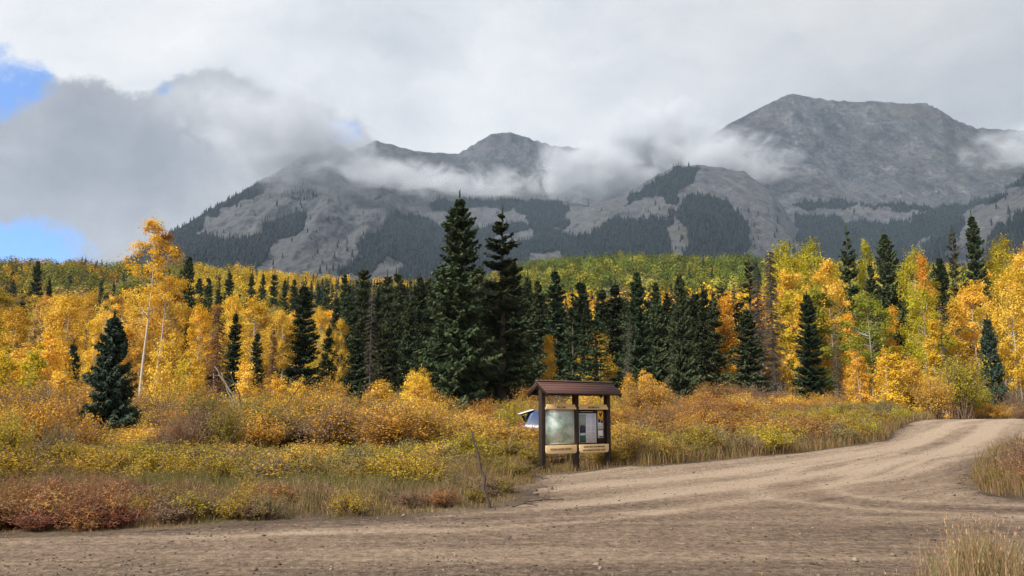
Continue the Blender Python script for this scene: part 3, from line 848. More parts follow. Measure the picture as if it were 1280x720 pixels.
def build_road():
    xs = np.concatenate([np.arange(-14, 27, .11), np.arange(27, 75, .5)]); ys = np.concatenate([np.arange(4.5, 20, .075), np.arange(20, 34, .13), np.arange(34, 90, .4)])
    X, Y = np.meshgrid(xs, ys, indexing='ij'); n, m = X.shape
    x, y = X.ravel(), Y.ravel()
    inside = in_road(x + fbm(x * 1.3, y * 1.3, 4, 70) * .5, y + fbm(x * 1.1, y * 1.1, 4, 71) * .5).reshape(n, m)
    i = np.arange(n * m).reshape(n, m)
    ok = inside[:-1, :-1] & inside[1:, :-1] & inside[1:, 1:] & inside[:-1, 1:]
    F = np.stack([i[:-1, :-1], i[1:, :-1], i[1:, 1:], i[:-1, 1:]], -1)[ok]
    used = np.unique(F); rm = np.full(n * m, -1); rm[used] = np.arange(len(used)); F = rm[F]
    x, y = x[used], y[used]
    S, D = curvi(x, y)
    fore = 13.4 + .035 * (x - 2) ** 1 + 0 * x
    w = ss(-.8, 2.6, y - (12.6 + .05 * x)) * ss(-3.5, 1.0, x)
    Z = H(x, y) + relief(x, y, S, D, w)
    e = edge_dist(x, y); Z -= .03 * (1 - ss(0, .35, e))
    C2 = np.concatenate([[at(1225, 40)], hit([1172, 1110, 1040, 985, 1010, 1110, 1230, 1279], [558, 573, 589, 606, 622, 633, 638, 640]), [(18., 13.4), (26., 13.6)]])
    S2, D2 = curvi(x, y, C2)
    C3 = np.concatenate([[(-12., 11.0), (-4., 11.5)], hit([560, 700, 840, 960, 1080, 1150], [655, 646, 630, 612, 590, 570]), [at(1205, 42), at(1235, 50), at(1255, 60)]])
    S3, D3 = curvi(x, y, C3)
    # tone of the dust: pale where the wheels run, dark crumbly soil along the edges and in the near strip
    lane = np.exp(-((D - .9) / .55) ** 2) + np.exp(-((D + 1.0) / .6) ** 2) + .5 * np.exp(-((D - 2.6) / .5) ** 2)
    near = .75 * np.exp(-((y - 9.75 - .03 * x) / .5) ** 2) + .6 * np.exp(-((y - 11.9 - .05 * x) / .35) ** 2) + .35 * np.exp(-((y - 8.9) / .3) ** 2)
    wob = .12 * fbm(x * .5, y * .5, 2, 33)
    arc = sum(a * np.exp(-((q + wob - c) / s) ** 2) for q, c, s, a in ((D2, .8, .20, .30), (D2, -.8, .20, .30), (D2, 0, .35, -.16), (D3, .75, .17, .28), (D3, -.75, .17, .28), (D3, .1, .3, -.12), (D, -2.5, .22, .2), (D, 3.4, .22, .2)))
    arc = arc * (.45 + .8 * vn(x * .6, y * .9, 71))
    tone = .40 + arc + w * (.10 + .36 * lane) + (1 - w) * (.16 * near - .05) 
    tone += .22 * fbm(x * .16, y * 2.4, 4, 81) * (1 - w) + .20 * fbm(S * .16, D * 2.2, 4, 82) * w
    tone -= .22 * (1 - ss(0, .8, e)) + .20 * (1 - ss(7.6, 8.9, y - .02 * x))
    tone -= .20 * np.exp(-(((x - .3) / 1.5) ** 2 + ((y - 15.6) / 1.6) ** 2))
    t = NT('road_dirt'); P = t.pos()
    uv1 = t.vmul(P, (1.3, 6, 1)); uv2 = t.vmul(t.attr('uvc', 'Vector'), (.5, 6, 1))
    st = t.mix(t.attr('w'), t.noise(uv1, 1.0, 6, .68), t.noise(uv2, 1.0, 6, .68))
    gr = t.noise(P, 22, 5, .75); gr2 = t.noise(P, 90, 3, .6); cl = t.noise(P, 1.1, 4, .6)
    f = t.math('ADD', t.attr('tone'), t.math('MULTIPLY_ADD', st, .6, -.30))
    f = t.math('ADD', f, t.math('MULTIPLY_ADD', gr, 1.1, -.55)); f = t.math('ADD', f, t.math('MULTIPLY_ADD', cl, .3, -.15))
    clod = t.noise(P, 9.0, 4, .7); f = t.math('ADD', f, t.math('MULTIPLY_ADD', clod, 1.1, -.53))
    c = t.ramp(f, [(.0, (.070, .050, .038)), (.30, (.18, .125, .089)), (.55, (.30, .215, .150)), (.85, (.44, .33, .235))])
    vor = t.n('ShaderNodeTexVoronoi', i_Vector=P, i_Scale=26.0, i_Randomness=1.0)
    peb = t.ramp(vor.outputs['Distance'], [(.12, 1), (.22, 0)])
    pm = t.math('MULTIPLY', peb, t.ramp(t.noise(P, 3.5, 3), [(.50, 0), (.6, .8)]))
    c = t.mix(pm, c, t.mix(t.n('ShaderNodeSeparateColor', i_0=vor.outputs['Color']).outputs[0], (.10, .08, .065), (.36, .30, .24)))
    hgt = t.math('ADD', t.math('MULTIPLY', gr, .7), t.math('ADD', t.math('MULTIPLY', st, .6), t.math('ADD', t.math('MULTIPLY', gr2, .25), t.math('MULTIPLY', clod, 1.2))))
    mat = t.bsdf(c, .95, t.bump(hgt, 1.0, .06), .12)
    me = mesh('dirt_road', np.c_[x, y, Z], F, mat, True, {'tone': tone, 'w': w, 'uvc': np.c_[S, D]})
    tag(link('dirt_road', me), kind='structure')
    # loose stones
    N = 42000
    gx = RNG.uniform(-11, 16, N); gy = 6 + 22 * RNG.random(N) ** 2.0
    nr = .30 + .7 * (vn(gx * 1.2, gy * 1.2, 5) > .55); k = in_road(gx, gy) & (RNG.random(N) < nr); gx, gy = gx[k], gy[k]
    eg = edge_dist(gx, gy); S, D = curvi(gx, gy); ww = ss(-.8, 2.6, gy - (12.6 + .05 * gx)) * ss(-3.5, 1.0, gx)
    k = RNG.random(len(gx)) < np.where(eg < 1.0, 1, np.where(gy < 9.3, .9, .38)); gx, gy, S, D, ww = gx[k], gy[k], S[k], D[k], ww[k]; n = len(gx)
    sz = .007 + .016 * RNG.random(n) ** 3 + .018 * (RNG.random(n) < .02) + .03 * (RNG.random(n) < .004)
    oc = np.array([[1,0,0],[-1,0,0],[0,1,0],[0,-1,0],[0,0,1],[0,0,-1]], float)
    of = np.array([[0,2,4],[2,1,4],[1,3,4],[3,0,4],[2,0,5],[1,2,5],[3,1,5],[0,3,5]])
    V = oc[None] * RNG.uniform(.6, 1.3, (n, 6, 1)) * sz[:, None, None] + RNG.normal(size=(n, 6, 3)) * sz[:, None, None] * .2
    V[..., 2] *= .7
    z = H(gx, gy) + relief(gx, gy, S, D, ww) + sz * .15
    V += np.stack([gx, gy, z], -1)[:, None]
    F = of[None] + np.arange(n)[:, None, None] * 6
    t = NT('stone'); c = t.ramp(t.attr('v'), [(0, (.06, .045, .036)), (.6, (.17, .125, .095)), (1, (.30, .245, .20))]); mat = t.bsdf(c, .9, None, .2)
    tag(link('gravel', mesh('gravel', V.reshape(-1, 3), F.reshape(-1, 3), mat, False, {'v': np.repeat(RNG.random(n) ** 1.6, 6)})), kind='stuff')

# ------------------------------------------------------------------ grass blades
def blades(x, y, h, w, bend, col, z=None, heads=0.0, headcol=(.30, .21, .12)):
    n = len(x); z = H(x, y) if z is None else z
    th = RNG.uniform(0, 6.283, n); fx, fy = np.cos(th), np.sin(th)
    b = bend * h * RNG.uniform(.2, 1.2, n); ph = RNG.uniform(0, 6.283, n); bx, by = b * np.cos(ph), b * np.sin(ph)
    def P(s, ww): return [np.stack([x + bx * s * s + sg * fx * w * ww, y + by * s * s + sg * fy * w * ww, z - .02 + h * s * (1 - .1 * s)], -1) for sg in (-.5, .5)]
    a = P(0, 1); m = P(.55, .8); tip = np.stack([x + bx, y + by, z + h * .9], -1)
    V = np.stack([a[0], a[1], m[0], m[1], tip], 1).reshape(-1, 3); i = np.arange(n)[:, None] * 5
    F4 = i + [0, 1, 3, 2]; F3 = i + [2, 3, 4]; c = np.repeat(col, 5, 0)
    k = RNG.random(n) < heads
    if k.any():
        C = tip[k]; mm = len(C); u = np.c_[RNG.normal(size=(mm, 2)) * .25, np.ones(mm)]; u /= np.linalg.norm(u, axis=1)[:, None]
        ww = np.cross(u, rdir(mm)); ww /= np.linalg.norm(ww, axis=1)[:, None]
        V2, F2 = diamonds(C, u, ww, RNG.uniform(.012, .026, mm), w[k] * .7 + .001)
        F4 = np.concatenate([F4, F2 + len(V)]); V = np.concatenate([V, V2]); c = np.concatenate([c, np.repeat(np.array([headcol]) * RNG.uniform(.6, 1.4, (mm, 1)), 4, 0)])
    return V, F3, F4, c

def pal(n, cols, wts, jit=.25):
    k = RNG.choice(len(cols), n, p=np.array(wts) / sum(wts)); return np.array(cols)[k] * RNG.uniform(1 - jit, 1 + jit, (n, 1))

TAN, STRAW, OLV, GRN, RED, PINK = (.31, .22, .11), (.44, .33, .18), (.20, .17, .06), (.15, .17, .045), (.25, .085, .05), (.29, .165, .10)

def merge(parts):
    V, F3, F4, C = [], [], [], []; o = 0
    for v, a, b, c in parts:
        V.append(v); F3.append(a + o); F4.append(b + o); C.append(c); o += len(v)
    return np.concatenate(V), [np.concatenate(F3), np.concatenate(F4)], np.concatenate(C)

def build_grass():
    t = NT('grass_blade'); c = t.attr('col', 'Color')
    d = t.n('ShaderNodeBsdfDiffuse', i_Color=c); tr = t.n('ShaderNodeBsdfTranslucent', i_Color=c); mx = t.n('ShaderNodeMixShader', i_0=.25)
    t.L.new(d.outputs[0], mx.inputs[1]); t.L.new(tr.outputs[0], mx.inputs[2]); t.L.new(mx.outputs[0], t.out.inputs['Surface'])
    G = []
    # verge left of the notice board
    N = 360000
    x = RNG.uniform(-15, 1.0, N); y = RNG.uniform(9.8, 24, N)
    k = ~in_road(x, y); x, y = x[k], y[k]; e = edge_dist(x, y)
    cl = vn(x * 1.6, y * 1.6, 9) * .6 + vn(x * 5, y * 5, 10) * .4
    k = RNG.random(len(x)) < ss(-.05, .45, e) * np.where(e < .9, ss(.38, .6, cl) * 1.1 + .3, 1) * (.35 + .9 * cl) * (1 - .5 * ss(16.5, 20, y)); x, y, e, cl = x[k], y[k], e[k], cl[k]; n = len(x)
    h = (.06 + .40 * ss(.1, 2.0, e)) * (.35 + 1.05 * cl) * RNG.uniform(.4, 1.3, n)
    px = vn(x * .5, y * .5, 12); pz = vn(x * .9 + 5, y * .9, 13)
    redz = ss(-4.4, -6.5, x + fbm(x, y, 2, 15)) * ss(15.5, 13.0, y)
    P1 = pal(n, [TAN, STRAW, OLV, PINK, (.22, .15, .08)], [2.6, 1, 3, 2, 2]); P2 = pal(n, [OLV, GRN, TAN], [3, 3, 1.5]); P3 = pal(n, [RED, PINK, OLV, (.30, .12, .05)], [3, 1.5, 1.5, 2])
    col = np.where((px > .56)[:, None], P2, P1); col = np.where((RNG.random(n) < redz * .75)[:, None], P3, col)
    col = np.where(((pz > .72) & (RNG.random(n) < .5))[:, None], pal(n, [(.24, .09, .06), PINK], [1, 1]), col)
    G.append(blades(x, y, h, RNG.uniform(.005, .010, n), .45, col, heads=.05))
    # around the board and along the far edge of the road
    N = 240000
    x = RNG.uniform(-1, 34, N); y = RNG.uniform(18.5, 60, N); k = ~in_road(x, y) & (y < 23 + 1.1 * np.abs(x) + 6); x, y = x[k], y[k]; e = edge_dist(x, y)
    k = (e < 2.6) & (RNG.random(len(x)) < (.4 + .9 * vn(x * 2, y * 2, 4)) * ss(-.1, .5, e)); x, y, e = x[k], y[k], e[k]; n = len(x)
    h = (.05 + .20 * ss(0, 1.2, e)) * RNG.uniform(.4, 1.5, n)
    kb = (x > .2) & (x < 3.4) & (y > 20.3) & (y < 24.0)
    h *= np.where(kb, .5, 1) * (.35 + 1.1 * vn(x * 1.3, y * 1.3, 19))
    G.append(blades(x, y, h, RNG.uniform(.007, .013, n), .5, pal(n, [TAN, STRAW, OLV, PINK, (.20, .13, .08)], [3, 1, 2.5, 2, 1.5]), heads=.06))
    # bank on the right between the two arms of the road
    N = 60000
    x = RNG.uniform(9, 26, N); y = RNG.uniform(13, 34, N); k = ~in_road(x, y) & (y < 40); x, y = x[k], y[k]; e = edge_dist(x, y)
    k = (RNG.random(len(x)) < ss(0, .7, e) * (.3 + vn(x * 1.5, y * 1.5, 4))); x, y, e = x[k], y[k], e[k]; n = len(x)
    h = (.05 + .24 * ss(0, 1.8, e)) * RNG.uniform(.4, 1.3, n)
    G.append(blades(x, y, h, RNG.uniform(.006, .012, n), .5, pal(n, [TAN, STRAW, OLV, PINK, (.26, .12, .07)], [3, 2, 2, 2, 2]), heads=.15))
    # meadow between the shrubs, thinner with distance
    N = 420000
    r = RNG.uniform(18, 75, N); a = RNG.uniform(-.72, .72, N); x, y = r * np.sin(a), r * np.cos(a); k = ~in_road(x, y); x, y = x[k], y[k]; n = len(x)
    h = RNG.uniform(.2, .65, n) * np.where((x > 0) & (x < 3.6) & (y < 24.5), .4, 1); r = np.hypot(x, y)
    G.append(blades(x, y, h, .0006 * r * RNG.uniform(.6, 1.2, n), .4, pal(n, [TAN, OLV, PINK, (.16, .10, .06), (.34, .22, .08)], [2, 3, 2, 2, 2])))
    # dry tufts at the near right edge of the picture
    for (cx, cy, sx, sy, n, hh) in ((4.25, 7.6, .14, .12, 620, .60), (4.45, 7.5, .11, .12, 360, .50), (3.95, 7.4, .18, .12, 170, .42), (4.05, 7.9, .15, .1, 100, .5), (4.95, 7.3, .2, .15, 40, .3), (3.0, 7.1, .5, .14, 240, .24), (2.4, 7.0, .4, .1, 90, .16), (5.6, 7.4, .5, .2, 140, .22), (4.3, 7.0, 1.2, .14, 260, .16)):
        x = RNG.normal(cx, sx, n); y = RNG.normal(cy, sy, n)
        h = hh * RNG.uniform(.45, 1.25, n)
        G.append(blades(x, y, h, RNG.uniform(.0035, .0075, n), .35, pal(n, [STRAW, TAN, (.40, .24, .14), GRN, (.20, .22, .06)], [3, 3, 3, 1.2, 1.2]), heads=.55, headcol=(.45, .28, .17)))
    V, F, C = merge(G)
    tag(link('grass', mesh('grass', V, F, t.m, False, {'col': C})), kind='stuff')
    print('grass verts', len(V))

# ------------------------------------------------------------------ notice board
def text_mesh(s, size, mat, name, parent, loc, ext=.0015, align='CENTER', sx=1.0):
    cu = bpy.data.curves.new(name, 'FONT'); cu.body = s; cu.size = size; cu.align_x = align; cu.align_y = 'CENTER'; cu.extrude = ext; cu.resolution_u = 3; cu.offset = size * .012
    tmp = bpy.data.objects.new('tmp', cu); COL.objects.link(tmp); bpy.context.view_layer.update()
    me = bpy.data.meshes.new_from_object(tmp.evaluated_get(bpy.context.evaluated_depsgraph_get()))
    bpy.data.objects.remove(tmp); bpy.data.curves.remove(cu)
    me.name = name; me.materials.clear(); me.materials.append(mat)
    o = link(name, me, parent); o.location = loc; o.rotation_euler = (math.pi / 2, 0, 0); o.scale = (sx, 1, 1)
    return o

def build_board():
    a = math.atan2(22.8 - 21.55, 2.66 - .79)
    cx, cy = 1.73, 22.18; W = 2.25
    root = empty('notice_board', (cx, cy, float(H(cx, cy)) ), a)
    zb = float(H(cx, cy))
    tag(root, 'brown wooden trailhead notice board with a gabled roof beside the dirt road', 'notice board')
    dark = plain('stained_timber', (.034, .021, .017), .75, .35, 5, .4, stretch=(4, 4, .6))
    roofm = plain('roof_paint', (.105, .05, .04), .62, .22, 7, .35, stretch=(8, 1, 1))
    tan = plain('routed_sign', (.80, .57, .29), .6, .10, 9, .2)
    ink = plain('sign_ink', (.05, .028, .018), .7, .1)
    hw = W / 2
    for k, x in enumerate((-hw, 0, hw)):
        m = MB(); m.box((x, 0, 1.03), (.135, .135, 2.35 if k != 1 else 2.2)); m.build('post', dark, root, bevel=.008)
    # roof: two board slopes, ridge cap, beams, gable brackets
    rise, half, ov = .32, .46, .25
    L = W + 2 * ov - .17
    zr, ze = 2.42 - zb, 2.42 - rise - zb
    for s in (-1, 1):
        m = MB(); th = .035
        ang = math.atan2(rise, half); n = np.array([0, s * math.sin(ang), math.cos(ang)])
        r0 = np.array([0, 0, zr]); e0 = np.array([0, s * half, ze])
        P = []
        for xx in (-L / 2, L / 2):
            for q in (r0, e0): P += [[xx, q[1], q[2]], [xx, q[1] - n[1] * th, q[2] - n[2] * th]]
        F = [[0, 4, 6, 2], [1, 3, 7, 5], [0, 2, 3, 1], [4, 5, 7, 6], [2, 6, 7, 3], [0, 1, 5, 4]]
        m.add(P, F)
        rf = m.build('roof_slope', roofm, root)
        mb = MB()
        for j in range(1, 5):       # raised laps between the roof sheets
            p = r0 + (e0 - r0) * (j / 5.0); mb.box((0, p[1] + n[1] * .003, p[2] + n[2] * .004), (L - .01, .02, .012), [[1, 0, 0], [0, math.cos(ang), s * math.sin(ang)], [0, -s * math.sin(ang), math.cos(ang)]])
        mb.build('sheet_lap', roofm, rf)
    MB().box((0, 0, zr + .008), (L + .03, .10, .03)).build('ridge_cap', plain('ridge_paint', (.20, .14, .12), .6, .2), root, bevel=.006)
    for xx in (-L / 2 + .03, L / 2 - .03):
        m = MB()
        for s in (-1, 1):
            ang = math.atan2(rise, half); c = np.array([xx, s * half / 2, (zr + ze) / 2 - .075])
            m.box(c, (.035, math.hypot(rise, half) - .03, .09), [[1, 0, 0], [0, math.cos(ang), s * math.sin(ang)], [0, -s * math.sin(ang), math.cos(ang)]])
        m.build('barge_board', dark, root)
    for xx in (-hw, 0, hw):
        m = MB(); m.box((xx, 0, ze + .03), (.09, half * 1.4, .075))
        m.build('rafter_tie', dark, root)
    m = MB(); m.box((0, 0, ze + .15), (L - .2, .085, .12)); m.build('top_beam', dark, root, bevel=.006)
    for s in (-1, 1):
        m = MB(); m.box((0, s * (half - .05), ze - .012), (L - .1, .045, .075)); m.build('fascia', dark, root)
    # panels
    pw = hw - .135
    glass = NT('map_sheet'); P = glass.obj()
    f = glass.noise(P, 3.6, 6, .6, .6); f2 = glass.noise(P, 16, 5, .7)
    c = glass.ramp(glass.math('ADD', glass.math('MULTIPLY', f, .8), glass.math('MULTIPLY', f2, .2)), [(.38, (.80, .84, .86)), (.49, (.62, .74, .68)), (.60, (.33, .50, .34)), (.7, (.42, .58, .42))])
    wv = glass.noise(glass.vmul(P, (1, 1, 1)), 6, 4, .6); ct = glass.math('PINGPONG', glass.math('MULTIPLY', wv, 10), .5)
    c = glass.mix(glass.ramp(ct, [(.02, .35), (.07, 0)]), c, (.55, .50, .45))
    mapm = glass.bsdf(c, .25, None, .5)
    white = plain('paper', (.72, .72, .72), .5, .05); lilac = plain('poster_paper', (.72, .74, .84), .45, .08, 4)
    trim = plain('panel_trim', (.60, .56, .48), .5, .1)
    z0, z1 = .74 - zb, 1.655 - zb
    for k, s in enumerate((-1, 1)):
        xc = s * hw / 2
        m = MB(); m.box((xc, .0, (z0 + z1) / 2), (pw, .03, z1 - z0 + .02)); bk = m.build('back_panel', dark, root)
        # header board with shouldered ends
        zt = 1.80 - zb; zh = z1 + .012; w2 = pw / 2 + .02
        m = MB(); m.prism([(xc - w2, zh), (xc + w2, zh), (xc + w2, zh + .045), (xc + w2 - .035, zh + .075), (xc + w2 - .05, zt), (xc - w2 + .05, zt), (xc - w2 + .035, zh + .075), (xc - w2, zh + .045)], -.105, -.075)
        hb = m.build('header_board', tan, root, bevel=.004)
        text_mesh('WELCOME' if k == 0 else 'INFORMATION', .075, ink, 'lettering', hb, (xc, -.1065, zh + .052), sx=.8)
        # footer board with rounded lower corners
        a0, b0, rr = z0 - .012, z0 - .235, .07
        pts = [(xc - w2, a0), (xc - w2, b0 + rr)]
        for q in range(5): th = math.pi + q / 4 * math.pi / 2; pts.append((xc - w2 + rr + rr * math.cos(th), b0 + rr + rr * math.sin(th)))
        for q in range(5): th = 1.5 * math.pi + q / 4 * math.pi / 2; pts.append((xc + w2 - rr + rr * math.cos(th), b0 + rr + rr * math.sin(th)))
        pts += [(xc + w2, b0 + rr), (xc + w2, a0)]
        clean = []
        for p in pts:
            if not clean or abs(p[0] - clean[-1][0]) + abs(p[1] - clean[-1][1]) > 1e-5: clean.append(p)
        m = MB(); m.prism(clean[::-1], -.105, -.075); fb = m.build('footer_board', tan, root, bevel=.004)
        if k == 0: text_mesh('PAONIA RANGER DISTRICT', .085, ink, 'lettering', fb, (xc, -.1065, (a0 + b0) / 2), sx=.70)
        else:
            text_mesh('GRAND MESA UNCOMPAHGRE', .068, ink, 'lettering', fb, (xc, -.1065, (a0 + b0) / 2 + .045), sx=.78)
            text_mesh('AND GUNNISON NATIONAL FOREST', .068, ink, 'lettering', fb, (xc, -.1065, (a0 + b0) / 2 - .045), sx=.70)
    xc = -hw / 2; zc = (z0 + z1) / 2
    m = MB()
    for (dx, dz, w, h) in ((0, (z1 - z0) / 2 - .018, pw - .01, .018), (0, -(z1 - z0) / 2 + .018, pw - .01, .018), (-pw / 2 + .014, 0, .018, z1 - z0 - .055), (pw / 2 - .014, 0, .018, z1 - z0 - .055)): m.box((xc + dx, -.026, zc + dz), (w, .016, h))
    m.build('map_frame', trim, root)
    MB().box((xc, -.021, zc), (pw - .05, .008, z1 - z0 - .06)).build('map_sheet', mapm, root)
    # right panel: poster with a picture strip and two text columns, and small notices
    xl = hw / 2 - pw / 2
    po = MB().box((xl + .33, -.021, zc - .035), (.62, .008, .80)).build('poster', lilac, root)
    MB().box((xl + .155, -.0275, zc + .14), (.235, .003, .40)).build('picture_strip', plain('poster_green', (.33, .39, .34), .5, .2, 6), po)
    MB().box((xl + .155, -.0275, zc - .245), (.235, .003, .355)).build('picture_strip', plain('poster_pale', (.42, .50, .53), .5, .15, 6), po)
    m = MB(); m.prism([(xl + .055, zc - .16), (xl + .255, zc - .16), (xl + .255, zc - .01), (xl + .22, zc + .035), (xl + .10, zc + .045), (xl + .055, zc - .0)][::1], -.031, -.0295); m.build('picture', plain('poster_navy', (.035, .045, .075), .5, .2, 8), po)
    m = MB(); m.box((xl + .155, -.0305, zc - .325), (.20, .003, .19)); m.build('picture', plain('poster_teal', (.035, .085, .07), .5, .2, 8), po)
    m = MB(); g = np.random.default_rng(3)
    for col in range(2):
        for r_ in range(30):
            if r_ % 7 == 6: continue
            w = g.uniform(.09, .15); m.box((xl + .295 + col * .175 + w / 2, -.0262, zc + .345 - r_ * .0235), (w, .0022, .007))
    m.build('text_lines', plain('print_grey', (.40, .41, .52), .6, .1), po)
    m = MB()
    for r_ in range(9): m.box((xl + .09 + r_ * .052, -.0185, z1 - .045), (.036, .004, .014))
    m.build('heading', white, root)
    nx = xl + .79
    n1 = MB().box((nx, -.0215, z1 - .135), (.205, .006, .235)).build('notice', plain('notice_yellow', (.85, .50, .05), .5, .08), root)
    m = MB(); m.prism([(nx - .05, z1 - .09), (nx - .02, z1 - .07), (nx, z1 - .12), (nx + .03, z1 - .06), (nx + .06, z1 - .08), (nx + .035, z1 - .16), (nx, z1 - .20), (nx - .03, z1 - .16)][::-1], -.0285, -.0252); m.build('emblem', ink, n1)
    n2 = MB().box((nx, -.0215, z1 - .395), (.205, .006, .275)).build('notice', white, root)
    MB().box((nx - .045, -.0265, z1 - .30), (.085, .003, .08)).build('picture', plain('print_black', (.03, .02, .025), .5, .2), n2)
    MB().box((nx + .05, -.0265, z1 - .315), (.08, .003, .09)).build('picture', plain('print_red', (.22, .04, .035), .5, .3, 12), n2)
    m = MB()
    for r_ in range(6): m.box((nx, -.0258, z1 - .39 - r_ * .021), (.15, .0022, .006))
    m.build('text_lines', plain('print_grey', (.40, .41, .52), .6, .1), n2)
    n3 = MB().box((nx, -.0215, z1 - .66), (.19, .006, .215)).build('notice', white, root)
    MB().box((nx + .01, -.0265, z1 - .735), (.12, .003, .035)).build('picture', plain('print_black', (.03, .02, .025), .5, .2), n3)

# ------------------------------------------------------------------ parked car beyond the board
def build_car():
    cx, cy = at(709, 37.5)
    root = empty('parked_car', (cx, cy, float(H(cx, cy))), R(4))
    tag(root, 'dark blue hatchback with raised rear lid parked behind the notice board', 'car')
    blue = NT('car_paint').bsdf((.030, .055, .13), .28, None, .6)
    blk = plain('car_rubber', (.015, .015, .016), .8, .1); gl = NT('car_glass').bsdf((.02, .03, .045), .08, None, .8)
    hw = .86
    # side outline, x from tail (-) to nose (+)
    out = [(-2.15, .45), (-2.2, .62), (-2.18, .95), (-2.0, 1.05), (-1.78, 1.50), (-1.55, 1.62), (-.9, 1.69), (.1, 1.66), (.62, 1.50), (1.22, 1.04), (2.0, .92), (2.26, .78), (2.32, .55), (2.28, .36), (1.9, .30), (-1.9, .30)]
    xs = np.array([p[0] for p in out]); zs = np.array([p[1] for p in out]); n = len(out)
    V = []
    for f in (-1, -.86, .86, 1):
        for x, z in out:
            inset = .0 if abs(f) < .9 else 0.0
            yy = f * hw * (1 - .17 * ss(1.0, 1.6, z)); xx = x * (.985 if abs(f) == 1 else 1); zz = z - (.035 if abs(f) == 1 and z > 1.0 else 0)
            V.append((xx, yy, zz))
    m = MB(); F = []
    for k in range(3):
        for i in range(n): j = (i + 1) % n; F.append([k * n + i, k * n + j, (k + 1) * n + j, (k + 1) * n + i])
    m.add(V, F); m.fn.append(np.array([list(range(n))[::-1]])); m.fn.append(np.array([list(range(3 * n, 4 * n))]))
    body = m.build('body', blue, root, True)
    for s in (-1, 1):
        y0 = s * hw * .865; y1 = y0 + s * .012
        for pts in ([(-1.62, 1.12), (-.62, 1.10), (-.62, 1.52), (-1.45, 1.50)], [(-.54, 1.10), (.32, 1.08), (.30, 1.50), (-.54, 1.52)], [(.40, 1.08), (1.0, 1.08), (.62, 1.36), (.38, 1.46)]):
            q = MB(); q.prism(pts if s > 0 else pts, min(y0, y1) + (0 if s < 0 else .0), max(y0, y1)); q.build('side_window', gl, root)
        for x in (-1.4, 1.42):
            w = MB(); a = np.arange(24) / 24 * 2 * np.pi
            w.prism([(x + .33 * math.cos(t), .33 + .33 * math.sin(t)) for t in a], s * hw * .98 - .11, s * hw * .98 + .11)
            wo = w.build('wheel', blk, root, bevel=.02)
            w = MB(); w.prism([(x + .2 * math.cos(t), .33 + .2 * math.sin(t)) for t in a], s * hw * .98 - .118, s * hw * .98 + .118); w.build('rim', plain('alloy', (.45, .45, .46), .3, .1, metal=.8), wo)
        h = MB(); h.box((2.18, s * .62, .74), (.16, .3, .13)); h.build('headlight', plain('lamp_lens', (.6, .62, .65), .15, .05), root, bevel=.02)
        h = MB(); h.box((-2.15, s * .70, .92), (.10, .16, .22)); h.build('taillight', plain('tail_lens', (.35, .02, .02), .2, .05), root, bevel=.02)
        mr = MB(); mr.box((.85, s * (hw + .06), 1.10), (.12, .16, .11)); mr.build('mirror', blue, root, bevel=.02)
    ws = MB(); ws.add([(.66, -.66, 1.50), (.66, .66, 1.50), (1.2, .72, 1.075), (1.2, -.72, 1.075), (.64, -.66, 1.48), (.64, .66, 1.48), (1.18, .72, 1.055), (1.18, -.72, 1.055)], [[0, 1, 2, 3], [7, 6, 5, 4], [0, 4, 5, 1], [1, 5, 6, 2], [2, 6, 7, 3], [3, 7, 4, 0]]); ws.build('windscreen', gl, root)
    # raised lid: upper skin coloured pale as the sky's reflection on it, dark inside
    T = np.array([-1.62, 0, 1.62]); E = np.array([-2.28, 0, 1.42]); ang = math.atan2(-(E[2] - T[2]), -(E[0] - T[0]))
    rot = [[math.cos(ang), 0, math.sin(ang)], [0, 1, 0], [-math.sin(ang), 0, math.cos(ang)]]
    rot = [[math.cos(-ang), 0, -math.sin(-ang)], [0, 1, 0], [math.sin(-ang), 0, math.cos(-ang)]]
    mid = (T + E) / 2; d = np.array([math.cos(ang), 0, math.sin(ang)])
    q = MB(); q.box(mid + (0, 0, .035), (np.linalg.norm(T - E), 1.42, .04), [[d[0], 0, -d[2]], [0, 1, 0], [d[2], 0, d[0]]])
    lid = q.build('tailgate', NT('lid_sky_reflection').bsdf((.78, .78, .76), .25, None, .6), root, bevel=.01)
    q = MB(); q.box(mid + (.03, 0, -.01), (np.linalg.norm(T - E) - .08, 1.34, .045), [[d[0], 0, -d[2]], [0, 1, 0], [d[2], 0, d[0]]]); q.build('lid_lining', blk, lid)
    q = MB(); q.box((-1.985, 0, 1.22), (.05, 1.3, .36), [[.9, 0, -.42], [0, 1, 0], [.42, 0, .9]]); q.build('boot_opening', blk, root)
    q = MB(); q.box((1.72, 0, .985), (.95, 1.35, .02), [[.987, 0, .16], [0, 1, 0], [-.16, 0, .987]]); q.build('bonnet', NT('bonnet_sky_sheen').bsdf((.62, .64, .66), .2, None, .6), root, bevel=.008)  # pale sheet over the blue body: sky sheen put into the colour

# ------------------------------------------------------------------ dead sticks and posts
def stick(name, P, rad, label, cat, mat, twigs=0, group=None, seed=0):
    g = np.random.default_rng(seed); P = np.asarray(P, float); m = MB(); p0 = P[0].copy()
    t = np.linspace(0, 1, 14); k = np.linspace(0, 1, len(P))
    Q = np.c_[[np.interp(t, k, P[:, i] - p0[i]) for i in range(3)]].T; Q[1:-1] += g.normal(size=(12, 3)) * rad * .4
    m.tube(Q, np.interp(t, [0, 1], [rad, rad * .55]) * g.uniform(.85, 1.2, 14), 7)
    for q in range(twigs):
        i = g.integers(4, 13); e = Q[i] + g.normal(size=3) * np.array([.35, .35, .15]) + (0, 0, .25)
        m.tube([Q[i], (Q[i] + e) / 2 + g.normal(size=3) * .04, e], [rad * .35, rad * .25, .004], 4, False)
    o = m.build(name, mat, None, True); o.location = p0
    return tag(o, label, cat, group)
PR = {}
